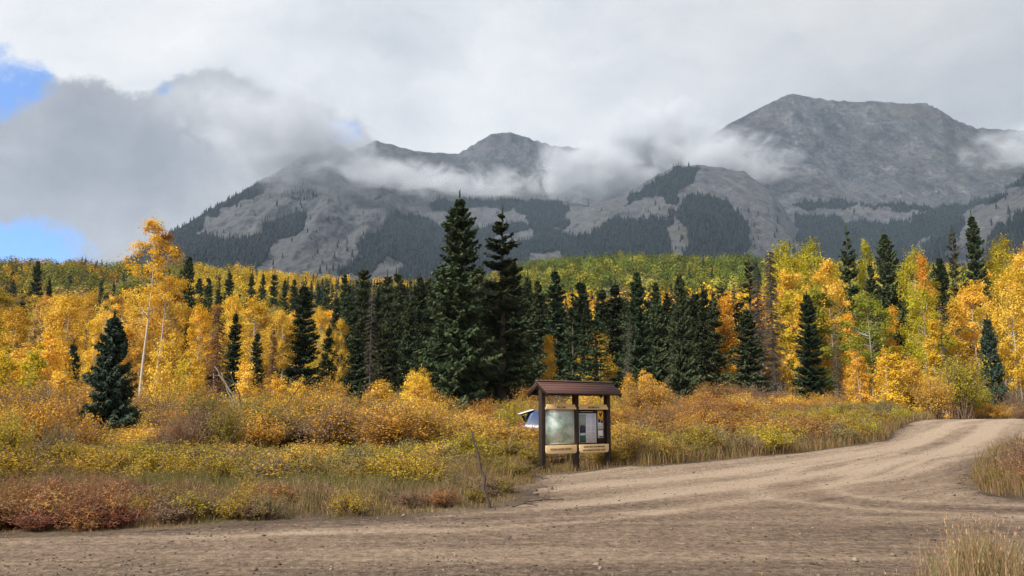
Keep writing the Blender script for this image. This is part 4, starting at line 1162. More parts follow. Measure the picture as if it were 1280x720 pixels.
def build_protos():
    PR['s_broad'] = spruce(16, 3.0, 58, 10, 30, .34, seed=1, tw=.09, power=.66, ragged=.28)
    PR['s_mid'] = spruce(15, 2.0, 48, 9, 24, .30, seed=2, tw=.095, power=.66)
    PR['s_slim'] = spruce(15, 1.45, 46, 8, 20, .34, seed=3, tw=.09, power=.6, ragged=.35)
    PR['s_ragged'] = spruce(16, 1.9, 34, 7, 22, .30, gap=.22, seed=4, tw=.075, power=.72, ragged=.5, bare=.04)
    PR['s_old'] = spruce(16, 2.0, 36, 8, 22, .42, gap=.14, seed=14, tw=.09, power=.55, ragged=.6, bare=.08)
    PR['s_full'] = spruce(15, 2.3, 50, 9, 24, .24, seed=15, tw=.095, power=.82, ragged=.3)
    PR['s_lean'] = spruce(15, 1.7, 42, 8, 20, .38, gap=.08, seed=16, tw=.085, power=.7, ragged=.5)
    PR['s_young'] = spruce(6, 1.35, 36, 9, 28, .10, seed=5, tw=.045, power=.72, bare=.02, ragged=.2)
    PR['s_open'] = spruce(16, 1.7, 36, 6, 14, .34, gap=.35, seed=6, tw=.07, power=.6, ragged=.5, bare=.1)
    PR['d_grey'] = dead_conifer(17, 2.1, 52, 8, seed=1, fine=15)
    PR['d_thin'] = dead_conifer(14, .9, 34, 5, seed=2, fine=6, tk=.006)
    PR['d_rust'] = dead_conifer(12, 2.2, 40, 7, seed=3, fine=12, mat='bark_rust')
    PR['a_oval'] = aspen(15, 2.3, .25, 66, 170, .085, .66, seed=1)
    PR['a_wide'] = aspen(15, 2.9, .24, 88, 160, .085, .72, seed=2, shape='dome')
    PR['a_slim'] = aspen(14, 1.5, .2, 54, 150, .080, .55, seed=3, shape='cone')
    PR['a_clump'] = aspen(13, 2.6, .24, 90, 130, .080, .62, seed=4, stems=3)
    PR['a_sparse'] = aspen(15, 2.2, .42, 50, 60, .075, .7, seed=5)
    PR['a_high'] = aspen(15, 1.9, .55, 46, 170, .082, .62, seed=6, shape='dome')
    PR['a_sapling'] = aspen(4.5, .85, .10, 48, 110, .045, .36, seed=7, shape='cone', stems=3, thin=.5)
    PR['w_a'] = shrub(2.6, 1.35, 74, 90, .040, seed=1, spread=.8)
    PR['w_b'] = shrub(2.3, 1.5, 76, 86, .038, spread=.95, seed=2, upright=.9)
    PR['w_c'] = shrub(3.0, 1.3, 66, 96, .040, spread=.7, seed=3)
    PR['w_d'] = shrub(2.4, 1.5, 80, 46, .034, seed=4, bare=.35, side=4)
    PR['w_e'] = shrub(2.0, 1.8, 84, 110, .036, spread=1.15, seed=5, upright=.85)
    PR['l_a'] = shrub(.95, .75, 60, 100, .022, spread=1.1, seed=6, bare=.15, upright=.85, slim=.5)
    PR['l_b'] = shrub(1.05, .65, 52, 100, .022, spread=1.0, seed=7, bare=.2, slim=.5)
    PR['l_c'] = shrub(.85, .7, 56, 70, .018, spread=1.1, seed=8, bare=.2)
    PR['l_d'] = shrub(.9, .65, 60, 36, .018, spread=1.0, seed=9, bare=.35, side=4)
    PR['l_red'] = shrub(.7, .42, 40, 56, .021, spread=1.0, seed=10, bare=.15, slim=.4, side=2)

SPP = ('trunk', 'crown'); SHP = ('stems', 'leaves')

def build_trees():
    gp = np.random.default_rng(8)
    def vary(p, grp): return p if grp is None or p in ('s_ragged', 's_open') else ['s_mid', 's_slim', 's_old', 's_full', 's_lean', p][gp.integers(0, 6)]
    S = lambda px, top, w, d, p, lab, grp=None, crown='needle', **k: ptree('spruce_tree', PR[vary(p, grp)], px, top, w * (1.0 if p == 's_broad' else 1.0 if p == 's_young' else 1.16), d, crown, 'spruce', lab, grp, **k)
    # the pair that dominates the middle
    S(573, 250, 106, 60, 's_broad', 'tallest dark spruce in the valley, broad and dense, left of the pair')
    S(627, 266, 82, 63, 's_ragged', 'tall thin-topped spruce standing right beside the broadest one')
    S(640, 330, 62, 70, 's_mid', 'shorter dark spruce half hidden right of the big pair')
    S(607, 372, 62, 67, 's_mid', 'dark spruce filling the gap between the two tallest spruces')
    S(142, 396, 70, 33, 's_young', 'blue-green young spruce standing alone among golden shrubs', crown='needle_blue')
    S(90, 430, 34, 60, 's_young', 'small bluish spruce left of and behind the lone young spruce', crown='needle_blue')
    S(1236, 398, 36, 74, 's_young', 'narrow blue spruce near the right end of the road crest', crown='needle_blue')
    S(378, 358, 52, 78, 's_mid', 'dark full spruce with golden aspens on both sides')
    S(293, 392, 24, 74, 's_slim', 'slim dark spruce in front of the bright yellow aspen clump')
    S(320, 416, 22, 70, 's_slim', 'small pointed spruce right below the bright yellow aspen clump')
    S(410, 410, 24, 84, 's_slim', 'small dark spruce between the full spruce and a yellow aspen')
    S(232, 320, 30, 150, 's_mid', 'dark spruce rising right behind the tall orange aspen')
    S(41, 326, 22, 190, 's_mid', 'dark spruce breaking the skyline on the far left hillside')
    S(67, 386, 12, 95, 's_slim', 'tiny slim spruce among the yellow aspens at far left')
    S(450, 477, 12, 52, 's_young', 'tiny spruce poking out of the golden shrubs')
    S(1011, 368, 40, 78, 's_mid', 'dark spruce in front of the lime and yellow aspens right of the grey snag')
    S(1064, 288, 40, 100, 's_ragged', 'tall dark spruce rising behind the yellow aspens, left of the widest one')
    S(1113, 292, 64, 98, 's_broad', 'widest dark spruce towering over the lime aspens on the right')
    S(1094, 330, 26, 92, 's_slim', 'narrow spruce squeezed against the left flank of the widest right-hand spruce')
    S(1223, 270, 38, 96, 's_mid', 'tallest pointed spruce near the right edge above the yellow aspens')
    S(1197, 290, 30, 100, 's_open', 'thin open spruce just left of the tallest right-edge spruce', crown='needle_olive')
    S(1180, 322, 34, 104, 's_mid', 'dark spruce left of the thin open one near the right edge')
    S(1187, 372, 28, 84, 's_open', 'scrawny dark spruce among the yellow aspens near the road crest')
    S(935, 388, 46, 72, 's_mid', 'dark spruce at the foot of the grey snags')
    S(938, 326, 40, 88, 's_open', 'half-bare olive spruce left of the tall grey snag', crown='needle_olive')
    S(852, 342, 46, 76, 's_broad', 'full dark spruce in the middle of the row behind the rust shrubs')
    S(797, 340, 40, 80, 's_mid', 'tall dark spruce to the right above the notice board roof')
    S(745, 395, 46, 74, 's_open', 'see-through spruce with a yellow aspen glowing behind it')
    row = [(660, 345, 30, 95), (674, 350, 28, 100), (697, 338, 34, 92), (716, 366, 30, 84), (733, 384, 26, 80), (752, 362, 30, 96), (768, 356, 34, 88), (783, 372, 28, 84), (822, 352, 34, 86), (836, 366, 30, 90),
           (880, 362, 38, 82), (893, 366, 34, 78), (866, 375, 36, 86), (905, 380, 30, 92), (812, 375, 30, 92)]
    for i, (px, top, w, d) in enumerate(row):
        S(px, top, w * 1.12, d, ['s_mid', 's_slim', 's_mid', 's_ragged'][i % 4], 'dark spruce packed in the row between the tall pair and the grey snags', 'spruces in the row right of the tall pair')
    row = [(430, 342, 30, 105), (453, 335, 32, 98, 1), (470, 352, 30, 100), (482, 343, 32, 106), (498, 340, 30, 100), (512, 350, 30, 94), (524, 346, 34, 102), (540, 366, 32, 88), (440, 372, 32, 88), (418, 372, 28, 98), (464, 388, 30, 84),
           (492, 380, 32, 86), (512, 384, 30, 80), (532, 392, 32, 78), (403, 360, 24, 120), (548, 345, 30, 104), (446, 412, 28, 80), (478, 410, 28, 78)]
    for i, q in enumerate(row):
        S(q[0], q[1], q[2] * 1.12, q[3], ['s_mid', 's_slim', 's_ragged'][i % 3], 'dark spruce packed in the row left of the tall pair', 'spruces in the row left of the tall pair', crown='needle_olive' if len(q) > 4 or i % 7 == 3 else 'needle')
    row = [(246, 346, 18), (259, 340, 18), (270, 348, 16), (285, 344, 16), (297, 352, 14), (311, 338, 18), (326, 336, 18), (341, 346, 16), (354, 350, 16), (366, 352, 16), (384, 350, 18), (396, 356, 16), (275, 356, 16), (222, 338, 20)]
    for i, (px, top, w) in enumerate(row):
        top += random.uniform(-5, 16); w *= random.uniform(.75, 1.35)
        S(px, top, w, 185 + 9 * (i % 5), ['s_mid', 's_slim'][i % 2], 'small dark spruce on the far slope above the yellow aspens', 'spruces on the far left slope')
    for i, (px, top, w, d) in enumerate([(122, 348, 14, 150), (138, 352, 14, 155), (57, 350, 14, 170), (205, 372, 18, 110), (232, 394, 16, 84), (258, 372, 18, 120), (170, 365, 16, 130)]):
        S(px, top, w, d, 's_slim', 'slim dark spruce scattered among aspens on the left hillside', 'spruces scattered on the left hillside')
    g3 = np.random.default_rng(91)
    for i in range(26):
        px = g3.uniform(-30, 370); d = g3.uniform(95, 230); top = np.interp(px, [0, 200, 370], [372, 366, 372]) + g3.uniform(-8, 40) * (235 - d) / 140
        S(px, top, g3.uniform(2.4, 3.4) / d * FPX, d, 's_slim' if i % 2 else 's_mid', 'slim dark spruce scattered among aspens on the left hillside', 'spruces scattered on the left hillside')
    # dead trees
    D = lambda px, top, w, d, p, lab, grp=None, **k: ptree('dead_spruce', PR[p], px, top, w, d, None, 'dead tree', lab, grp, parts=('trunk', 'branches'), **k)
    D(966, 308, 46, 72, 'd_grey', 'tallest grey dead spruce with drooping bare branches')
    D(948, 345, 36, 76, 'd_grey', 'grey dead spruce close on the left of the tallest snag')
    D(1046, 398, 22, 64, 'd_thin', 'thin dead grey snag in front of the yellow aspens right of the dark spruce')
    D(465, 352, 20, 72, 'd_thin', 'pale bare snag in front of the dark spruces left of the tall pair')
    D(273, 378, 50, 66, 'd_rust', 'bare rust-brown conifer with fine twigs beside the yellow aspen clump')
    D(340, 408, 28, 68, 'd_rust', 'small bare brown conifer right of the bright yellow aspen clump')
    D(107, 392, 12, 70, 'd_thin', 'dark bare pole behind the lone young spruce')
    D(776, 398, 18, 66, 'd_thin', 'leaning bare snag above the right end of the notice board roof', tilt=(0, .09))
    D(1180, 376, 20, 74, 'd_thin', 'dark bare snag between the lime aspen and the yellow ones near the road crest')
    # aspens one can tell apart
    A = lambda px, top, w, d, p, c, lab, grp=None, **k: ptree('aspen_tree', PR[p], px, top, w, d, 'leaf_' + c, 'aspen', lab, grp, **k)
    A(313, 376, 66, 82, 'a_wide', 'yellow', 'bright yellow aspen clump behind the two small pointed spruces')
    A(292, 372, 44, 86, 'a_wide', 'yellow', 'yellow aspen leaning on the left side of the bright clump')
    A(352, 393, 30, 76, 'a_high', 'yellow', 'tall narrow yellow aspen with bare white stems left of the full spruce')
    A(398, 388, 34, 90, 'a_wide', 'yellow', 'yellow aspen just right of the full spruce')
    A(424, 402, 26, 84, 'a_oval', 'yellow', 'small golden aspen in front of the dark spruces')
    A(86, 372, 64, 72, 'a_wide', 'yellow', 'full golden aspen left above the lone young spruce')
    A(20, 388, 56, 68, 'a_wide', 'gold', 'broad golden aspen at the left edge of the picture')
    A(118, 402, 40, 66, 'a_oval', 'yellow', 'golden aspen right behind the tip of the lone young spruce')
    A(212, 352, 62, 82, 'a_wide', 'gold', 'leafy golden aspen behind the leaning white stem')
    A(246, 386, 44, 78, 'a_wide', 'orange', 'orange-gold aspen left of the bare rust-brown conifer')
    A(688, 420, 26, 66, 'a_slim', 'orange', 'small orange-yellow aspen in front of dark spruces above the notice board')
    A(745, 418, 46, 80, 'a_wide', 'yellow', 'yellow aspen shining through the see-through spruce')
    A(912, 370, 40, 80, 'a_slim', 'orange', 'orange-yellow aspen glowing between the spruce row and the snags')
    A(515, 463, 14, 54, 'a_sapling', 'yellow', 'tiny yellow aspen sapling left of the tall pair')
    A(985, 308, 60, 100, 'a_wide', 'lime', 'lime-yellow aspen behind the tallest grey snag')
    A(1020, 306, 58, 100, 'a_wide', 'lime', 'rounded lime aspen in the top row right of the tallest snag')
    A(1040, 330, 48, 92, 'a_oval', 'yellow', 'yellow aspen standing in front of the rounded lime one')
    A(982, 342, 44, 90, 'a_oval', 'yellow', 'yellow aspen showing through the branches of the tallest snag')
    A(1000, 372, 40, 84, 'a_oval', 'yellow', 'low yellow aspen behind the dark spruce right of the snag')
    A(1085, 372, 66, 76, 'a_wide', 'green', 'soft green aspen with several pale stems in front of the widest spruce')
    A(1117, 384, 28, 78, 'a_slim', 'orange', 'narrow orange aspen between the soft green ones')
    A(1155, 366, 62, 78, 'a_wide', 'lime', 'large lime-green aspen right of the narrow orange one')
    A(1150, 316, 50, 96, 'a_wide', 'lime', 'tall lime aspen right of the widest spruce')
    A(1157, 320, 28, 94, 'a_slim', 'orange', 'orange-tipped aspen top beside the tall lime one')
    A(1064, 392, 30, 80, 'a_slim', 'orange', 'slender orange aspen left of the soft green one')
    A(1222, 358, 66, 84, 'a_wide', 'yellow', 'wide golden aspen below the tallest right-edge spruce')
    A(1268, 346, 60, 80, 'a_wide', 'yellow', 'golden aspen with pale trunks at the right edge')
    A(1262, 302, 54, 98, 'a_wide', 'lime', 'lime aspen rising behind the golden one at the right edge')
    A(1290, 312, 40, 100, 'a_wide', 'gold', 'aspen cut by the right edge of the picture')
    A(1196, 376, 34, 82, 'a_slim', 'yellow', 'slim yellow aspen beside the scrawny dark spruce')
    A(1168, 400, 34, 74, 'a_slim', 'orange', 'small orange aspen under the large lime-green one')
    A(1085, 305, 26, 102, 'a_oval', 'lime', 'lime crown glimpsed between the tall spruces on the right')
    A(1072, 440, 34, 62, 'a_sapling', 'gold', 'golden sapling in front of the soft green aspen')
    A(1110, 436, 44, 62, 'a_sapling', 'orange', 'orange-gold sapling right of the golden one below the green aspen')
    A(1140, 448, 36, 64, 'a_sapling', 'gold', 'gold sapling left of the lime bush at the road bend')
    A(212, 418, 44, 46, 'a_sapling', 'yellow', 'bright yellow sapling right of the two white stems')
    A(305, 448, 40, 44, 'a_sapling', 'yellow', 'yellow sapling beside the leaning bare stems')
    A(60, 415, 56, 42, 'a_sapling', 'orange', 'orange sapling rising from the golden thicket at left')
    A(8, 440, 60, 36, 'a_sapling', 'yellow', 'yellow sapling at the left edge in front of the broad aspen')
    A(30, 430, 50, 46, 'a_sapling', 'gold', 'golden sapling between the left-edge sapling and the orange one')
    A(240, 440, 30, 48, 'a_sapling', 'orange', 'orange sapling left of the leaning bare stems')
    gs = np.random.default_rng(64)
    for (p0, p1, d0, d1, t0, t1, n, where) in ((-40, 100, 34, 60, 426, 462, 15, 'in the golden thicket left of the lone young spruce'), (190, 262, 40, 62, 432, 470, 7, 'in the golden thicket right of the lone young spruce'),
                                  (320, 560, 42, 60, 455, 482, 9, 'in the thicket below the dark spruces left of the tall pair'), (1000, 1190, 62, 84, 432, 470, 11, 'in front of the right-hand aspen stand'), (780, 900, 50, 62, 462, 482, 3, 'at the foot of the spruce row right of the notice board')):
        for i in range(n):
            d = gs.uniform(d0, d1); c = gs.choice(['yellow', 'gold', 'orange', 'lime'], p=[.4, .34, .16, .10])
            word = {'yellow': 'yellow', 'gold': 'golden', 'orange': 'orange', 'lime': 'yellow-green'}[c]
            A(gs.uniform(p0, p1), gs.uniform(t0, t1), gs.uniform(1.3, 2.3) / d * FPX, d, 'a_sapling', c, '%s young aspen %s' % (word, where), '%s young aspens %s' % (word, where))
    # the tall orange aspen with its leaning neighbour
    big = aspen(15, 3.3, .60, 58, 130, .062, .62, seed=21, shape='cone', thin=1.0, flat=.75)
    ptree('aspen_tree', big, 184, 276, 104, 52, 'leaf_orange', 'aspen', 'tall orange aspen with a bare white trunk above the golden trees', None, rz=.4)
    lean = aspen(15, 1.5, .64, 18, 120, .07, .45, seed=22, shape='dome', thin=.8, lean=.055)
    ptree('aspen_tree', lean, 193, 290, 46, 53, 'leaf_amber', 'aspen', 'thin leaning white aspen stem just right of the tall orange aspen', None, rz=0)
    # hillside aspens, one by one
    def env(px): return np.interp(px, [-60, 0, 100, 150, 220, 300, 350, 430, 470], [352, 356, 366, 362, 352, 356, 368, 396, 420])
    g = np.random.default_rng(5); n = 0
    cand = sorted(((g.uniform(-50, 440), g.uniform(72, 235)) for _ in range(240)), key=lambda q: -q[1])
    for px, d in cand:
        x, y = at(px, d); hgt = g.uniform(10.5, 15.5); _, py = project(x, y, float(H(x, y)) + hgt)
        if py < env(px) + g.uniform(0, 8): continue
        if 365 < px and d < 100 and g.random() < .7: continue
        if 225 < px < 300 and d < 110: continue
        if 258 < px < 440 and d < 100: continue
        k = g.choice(['a_wide', 'a_oval', 'a_sparse', 'a_clump', 'a_high', 'a_slim']); c = g.choice(['yellow', 'gold', 'dull', 'orange', 'lime', 'brown'], p=[.34, .28, .13, .06, .12, .07]) if d < 170 else g.choice(['gold', 'dull', 'lime', 'green'], p=[.3, .3, .25, .15])
        word = {'yellow': 'yellow', 'gold': 'golden', 'dull': 'dull tan-gold', 'orange': 'orange', 'lime': 'yellow-green', 'brown': 'brown half-bare', 'green': 'green'}[c]
        A(px, py, g.uniform(3.6, 5.6) / d * FPX, d, k, c, '%s aspen in the mixed stand on the left hillside' % word, '%s aspens on the left hillside' % word); n += 1
    for px, d in sorted(((g.uniform(950, 1330), g.uniform(84, 150)) for _ in range(70)), key=lambda q: -q[1]):
        top = np.interp(px, [950, 1000, 1050, 1070, 1130, 1160, 1190, 1215, 1250, 1330], [330, 312, 330, 385, 385, 330, 370, 365, 318, 312]) + g.uniform(4, 60)
        c = g.choice(['yellow', 'lime', 'gold', 'green', 'orange'], p=[.30, .40, .14, .14, .02])
        word = {'yellow': 'yellow', 'gold': 'golden', 'orange': 'orange', 'lime': 'yellow-green', 'green': 'green'}[c]
        A(px, top, g.uniform(4, 6) / d * FPX, d, g.choice(['a_wide', 'a_oval', 'a_high', 'a_clump']), c, '%s aspen in the mixed stand behind the road crest on the right' % word, '%s aspens in the right-hand stand' % word); n += 1
    g2 = np.random.default_rng(15)
    for i in range(70):       # spruces deeper in the middle stand
        px = g2.uniform(395, 930); d = g2.uniform(100, 170); top = np.interp(px, [395, 430, 540, 640, 700, 930], [362, 352, 350, 352, 362, 372]) + g2.uniform(0, 22)
        if i % 3 == 0: top -= g2.uniform(0, 14)
        S(px, top, g2.uniform(2.8, 5.0) / d * FPX, d, g2.choice(['s_mid', 's_slim', 's_ragged']), 'dark spruce deep in the middle stand behind the front rows', 'spruces deep in the middle stand', crown='needle_olive' if i % 4 == 1 else 'needle')
    print('random aspens', n)

def build_far_wood():
    g = np.random.default_rng(31)
    # broadleaf wood on the hill
    N = 6000
    r = np.sqrt(g.uniform(190 ** 2, 640 ** 2, N)); a = g.uniform(-.66, .66, N); x, y = r * np.sin(a), r * np.cos(a); z = H(x, y); px, _ = project(x, y, z)
    nz = fbm(x / 40, y / 40, 3, 41); nz2 = fbm(x / 14, y / 14, 2, 42)
    dark = ss(330, 400, px) * (1 - ss(630, 660, px)) * (r < 520) + .5 * (px > 930) * (r < 260)
    k = g.random(N) > dark * .85; r, a, x, y, z, px, nz, nz2 = [q[k] for q in (r, a, x, y, z, px, nz, nz2)]; n = len(x)
    GRN_, OLV_, YEL_, GLD_, DUL_, ORG_ = (.14, .175, .03), (.20, .195, .034), (.66, .42, .03), (.48, .28, .025), (.34, .24, .08), (.62, .30, .04)
    col = np.zeros((n, 3))
    for i in range(n):
        p, rr, q, q2 = px[i], r[i], nz[i], nz2[i] + g.normal() * .25
        if p < 235: c = (OLV_ if q2 < .22 else GLD_) if rr > 330 else (DUL_ if q < 0 else GLD_ if q2 < .2 else YEL_)
        elif p < 430: c = YEL_ if q2 > -.2 else (.42, .34, .04)
        elif p < 650: c = YEL_ if q2 > .1 else OLV_
        elif p < 960: c = (GRN_ if q2 < .25 else OLV_ if q2 < .5 else (.40, .36, .05)) if rr > 300 + 50 * q else (YEL_ if q2 > -.1 else GLD_ if q2 > -.4 else ORG_)
        else: c = (.38, .36, .05) if q2 < .2 else YEL_
        col[i] = c
    col *= g.uniform(.5, 1.3, (n, 1))
    hgt = g.uniform(7, 14, n); cr = g.uniform(2.7, 4.3, n); per = 210
    idx = np.repeat(np.arange(n), per); m = len(idx)
    o = g.normal(size=(m, 3)); o /= np.linalg.norm(o, axis=1)[:, None]; o *= g.uniform(.72, 1.0, m)[:, None]
    # lumps: shift by cluster
    lump = g.normal(size=(n, 6, 3)) * .26; li = g.integers(0, 6, m)
    o = o * .72 + lump[idx, li]
    C = np.stack([x[idx] + o[:, 0] * cr[idx], y[idx] + o[:, 1] * cr[idx], z[idx] + hgt[idx] * .66 + o[:, 2] * hgt[idx] * .30], -1)
    u, w = frame_out(o + [0, 0, .5], .25); s = .34 * g.uniform(.6, 1.3, m)
    V, F = diamonds(C, u, w, s, s * .85)
    cc = np.repeat(col[idx] * (.86 + .28 * g.random((m, 1))), 4, 0)
    # pale stems
    b = np.stack([x, y, z], -1); st = []
    for s1, s2 in ((-.1, 0), (.1, 0), (0, .1)): st.append(b + [s1, s2, -.3]); 
    top = b + np.stack([0 * x, 0 * x, hgt * .8], -1)
    V2 = np.stack(st + [top], 1).reshape(-1, 3); i4 = np.arange(n)[:, None] * 4
    F2 = np.concatenate([i4 + [0, 1, 3], i4 + [1, 2, 3], i4 + [2, 0, 3]]) + len(V)
    t = NT('far_leaves'); c = t.attr('col', 'Color')
    d = t.n('ShaderNodeBsdfDiffuse', i_Color=c); tr = t.n('ShaderNodeBsdfTranslucent', i_Color=c); mx = t.n('ShaderNodeMixShader', i_0=.15)
    t.L.new(d.outputs[0], mx.inputs[1]); t.L.new(tr.outputs[0], mx.inputs[2]); t.L.new(mx.outputs[0], t.out.inputs['Surface'])
    me = mesh('aspen_wood', np.concatenate([V, V2]), [F, F2], t.m, False, {'col': np.concatenate([cc, np.full((len(V2), 3), .35)])})
    tag(link('aspen_wood', me), kind='stuff')
    # conifer wood on the hill
    N = 5200
    r = np.sqrt(g.uniform(150 ** 2, 560 ** 2, N)); a = g.uniform(-.66, .66, N); x, y = r * np.sin(a), r * np.cos(a); z = H(x, y); px, _ = project(x, y, z)
    pr = .05 + .95 * ss(370, 420, px) * (1 - ss(620, 660, px)) * (r < 470) + .75 * ss(620, 640, px) * (1 - ss(900, 960, px)) * (r < 240) + .3 * (px > 230) * (px < 400) * (r < 260) + .45 * (px > 940) * (r > 330)
    pr = np.where((px > 640) & (px < 940) & (r > 280), .02, pr); pr = np.where((px < 230), .06 + .08 * (r > 480), pr)
    k = g.random(N) < pr; x, y, z, r = x[k], y[k], z[k], r[k]; n = len(x)
    hgt = g.uniform(9, 17, n); hgt = np.where(r > 400, hgt * .85, hgt); per = 120; idx = np.repeat(np.arange(n), per); m = len(idx)
    f = np.tile((np.arange(per) + .5) / per, n); f = 1 - (1 - f) ** .8; th = g.uniform(0, 6.283, m); wr = hgt[idx] * .135 * (1 - f) ** .8 * g.uniform(.45, 1.1, m) + .08
    C = np.stack([x[idx] + wr * .6 * np.cos(th), y[idx] + wr * .6 * np.sin(th), z[idx] + hgt[idx] * (.06 + .92 * f)], -1)
    U = np.stack([np.cos(th), np.sin(th), -.45 + g.normal(size=m) * .25], -1); U /= np.linalg.norm(U, axis=1)[:, None]
    W = np.cross(U, rdir(m)); W /= np.linalg.norm(W, axis=1)[:, None]
    V, F = diamonds(C, U, W, wr * .75 + .12, wr * .25 + .13)
    t = NT('far_needles'); c = t.ramp(t.attr('v'), [(0, (.012, .020, .013)), (.6, (.028, .044, .026)), (1, (.055, .075, .04))]); mat = t.bsdf(c, .95, None, .1)
    tag(link('spruce_wood', mesh('spruce_wood', V, F, mat, False, {'v': np.repeat(.5 * g.random(n)[idx] + .5 * g.random(m), 4)})), kind='stuff')

def build_shrubs():
    g = np.random.default_rng(77)
    cnt = 0
    def W(px, top, w, d, p, c, lab, grp=None, name='willow_shrub', cat='shrub'):
        return ptree(name, PR[p], px, top, w, d, 'leaf_' + c, cat, lab, grp, parts=SHP)
    # shrubs that stand out
    W(528, 502, 130, 27, 'w_e', 'mustard', 'wide domed mustard-yellow shrub in the middle of the meadow')
    W(250, 482, 80, 27, 'w_c', 'green', 'green willow shrub among golden ones below the bare stems')
    W(285, 498, 74, 25.5, 'w_b', 'olive', 'dark olive shrub on the right flank of the green willow')
    W(10, 506, 80, 17.5, 'w_a', 'lime', 'yellow-green leafy shrub at the left edge behind the red plants')
    W(900, 474, 70, 48, 'w_c', 'rust', 'tall rust-orange shrub at the foot of the dark spruce row')
    W(858, 492, 96, 38, 'w_e', 'amber', 'deep amber rounded shrub right of the notice board')
    W(812, 466, 70, 46, 'w_a', 'gold', 'tall gold shrub above and right of the notice board roof')
    W(985, 492, 80, 50, 'w_e', 'orange', 'glowing orange low shrub left of the road bend')
    W(1197, 440, 84, 59, 'w_c', 'lime', 'tall lime-green bush standing at the bend of the road')
    W(1166, 466, 62, 57, 'w_a', 'yellow', 'yellow leafy bush left of the lime one at the road bend')
    W(1218, 470, 50, 62, 'w_b', 'lime', 'smaller lime bush tucked behind the tall lime one at the bend')
    W(1240, 500, 60, 60, 'w_e', 'gold', 'golden bush on the road crest right of the lime young tree')
    W(1272, 484, 56, 66, 'w_d', 'brown', 'dark brown leafless thicket at the right edge beyond the crest')
    W(1285, 500, 60, 58, 'w_d', 'rust', 'low russet thicket at the right edge of the crest')
    W(78, 520, 64, 21, 'w_d', 'sage', 'grey-brown twiggy shrub left of the lone young spruce')
    W(206, 530, 60, 22, 'w_d', 'brown', 'brownish twiggy shrub right of the lone young spruce base')
    W(225, 508, 60, 24, 'w_d', 'rust', 'reddish brown twiggy shrub left of the green willow')
    zones = [
        # px range, d range, envelope top (at d near / far), colours, label words, count
        ((-60, 255), (24, 62), ([-60, 60, 150, 255], [440, 448, 470, 456]), [('gold', 'golden', .40), ('yellow', 'bright yellow', .32), ('orange', 'orange-gold', .14), ('mustard', 'mustard', .06), ('brown', 'brown twiggy', .14), ('amber', 'amber', .12)], 'in the thicket around the lone young spruce', 74),
        ((255, 545), (26, 62), ([255, 330, 420, 545], [468, 466, 466, 476]), [('gold', 'golden', .22), ('amber', 'amber', .28), ('brown', 'brown twiggy', .22), ('rust', 'rust-brown', .10), ('olive', 'olive', .08), ('mustard', 'mustard', .08), ('yellow', 'bright yellow', .14)], 'in the thicket between the bare stems and the tall pair', 70),
        ((545, 790), (25, 58), ([545, 640, 790], [490, 486, 474]), [('gold', 'golden', .34), ('amber', 'amber', .30), ('mustard', 'mustard', .22), ('brown', 'brown twiggy', .14)], 'in the thicket behind the notice board', 50),
        ((790, 1010), (30, 64), ([790, 900, 1010], [468, 474, 484]), [('rust', 'rust-brown', .34), ('amber', 'amber', .36), ('orange', 'orange-gold', .10), ('brown', 'brown twiggy', .10), ('gold', 'golden', .10)], 'in the thicket between the notice board and the road bend', 48),
        ((1010, 1185), (54, 84), ([1010, 1185], [476, 468]), [('amber', 'amber', .34), ('orange', 'orange-gold', .22), ('rust', 'rust-brown', .24), ('gold', 'golden', .2)], 'in the thicket beside the road bend', 34),
    ]
    for (p0, p1), (d0, d1), (ex, ey), cols, where, n in zones:
        cand = [(g.uniform(p0, p1), d0 + (d1 - d0) * g.random() ** 1.2) for _ in range(n)]
        for px, d in cand:
            if 640 < px < 775 and 33 < d < 42: d = d + 12
            x, y = at(px, d)
            if in_road([x], [y])[0] or edge_dist(np.array([x]), np.array([y]))[0] < 1.2: continue
            k = g.choice(len(cols), p=np.array([c[2] for c in cols]) / sum(c[2] for c in cols)); c, word, _ = cols[k]
            t = (d - d0) / (d1 - d0)
            top = np.interp(px, ex, ey) + (1 - t) * 27 + g.uniform(-6, 14) + 16 * g.random() ** 2
            if 615 < px < 790 and d < 36.5: top = max(top, 530)
            if 72 < px < 222 and d < 33.8: top = max(top, 545)
            # keep natural heights
            _, yy, zz = ray(px, top); hh = EYE + zz / yy * d - float(H(x, y)); hh2 = min(max(hh, 1.1), 4.2)
            if hh2 != hh: _, top = project(x, y, float(H(x, y)) + hh2)
            pr = 'w_d' if c == 'brown' else ['w_a', 'w_b', 'w_c', 'w_e'][g.integers(0, 4)]
            W(px, top, g.uniform(2.6, 4.0) / d * FPX, d, pr, c, '%s shrub %s' % (word, where), '%s shrubs %s' % (word, where)); cnt += 1
    print('willows', cnt)
    # low shrubs
    lows = [
        ((-40, 560), (16.0, 23.5), [('mustard', 'mustard-yellow', .42), ('gold', 'golden', .14), ('olive', 'olive', .16), ('sage', 'grey-green', .14), ('brown', 'brown', .14)], 'along the back of the left verge', 130, (.65, 1.0)),
        ((545, 780), (19.5, 30), [('olive', 'olive', .36), ('mustard', 'mustard-yellow', .34), ('sage', 'grey-green', .16), ('brown', 'brown', .14)], 'behind and beside the notice board', 46, (.75, 1.25)),
        ((765, 1165), (24, 58), [('olive', 'olive', .22), ('mustard', 'mustard-yellow', .42), ('lime', 'yellow-green', .15), ('sage', 'grey-green', .08), ('brown', 'brown', .10)], 'along the far side of the road right of the board', 150, (.85, 1.35)),
    ]
    c2 = 0
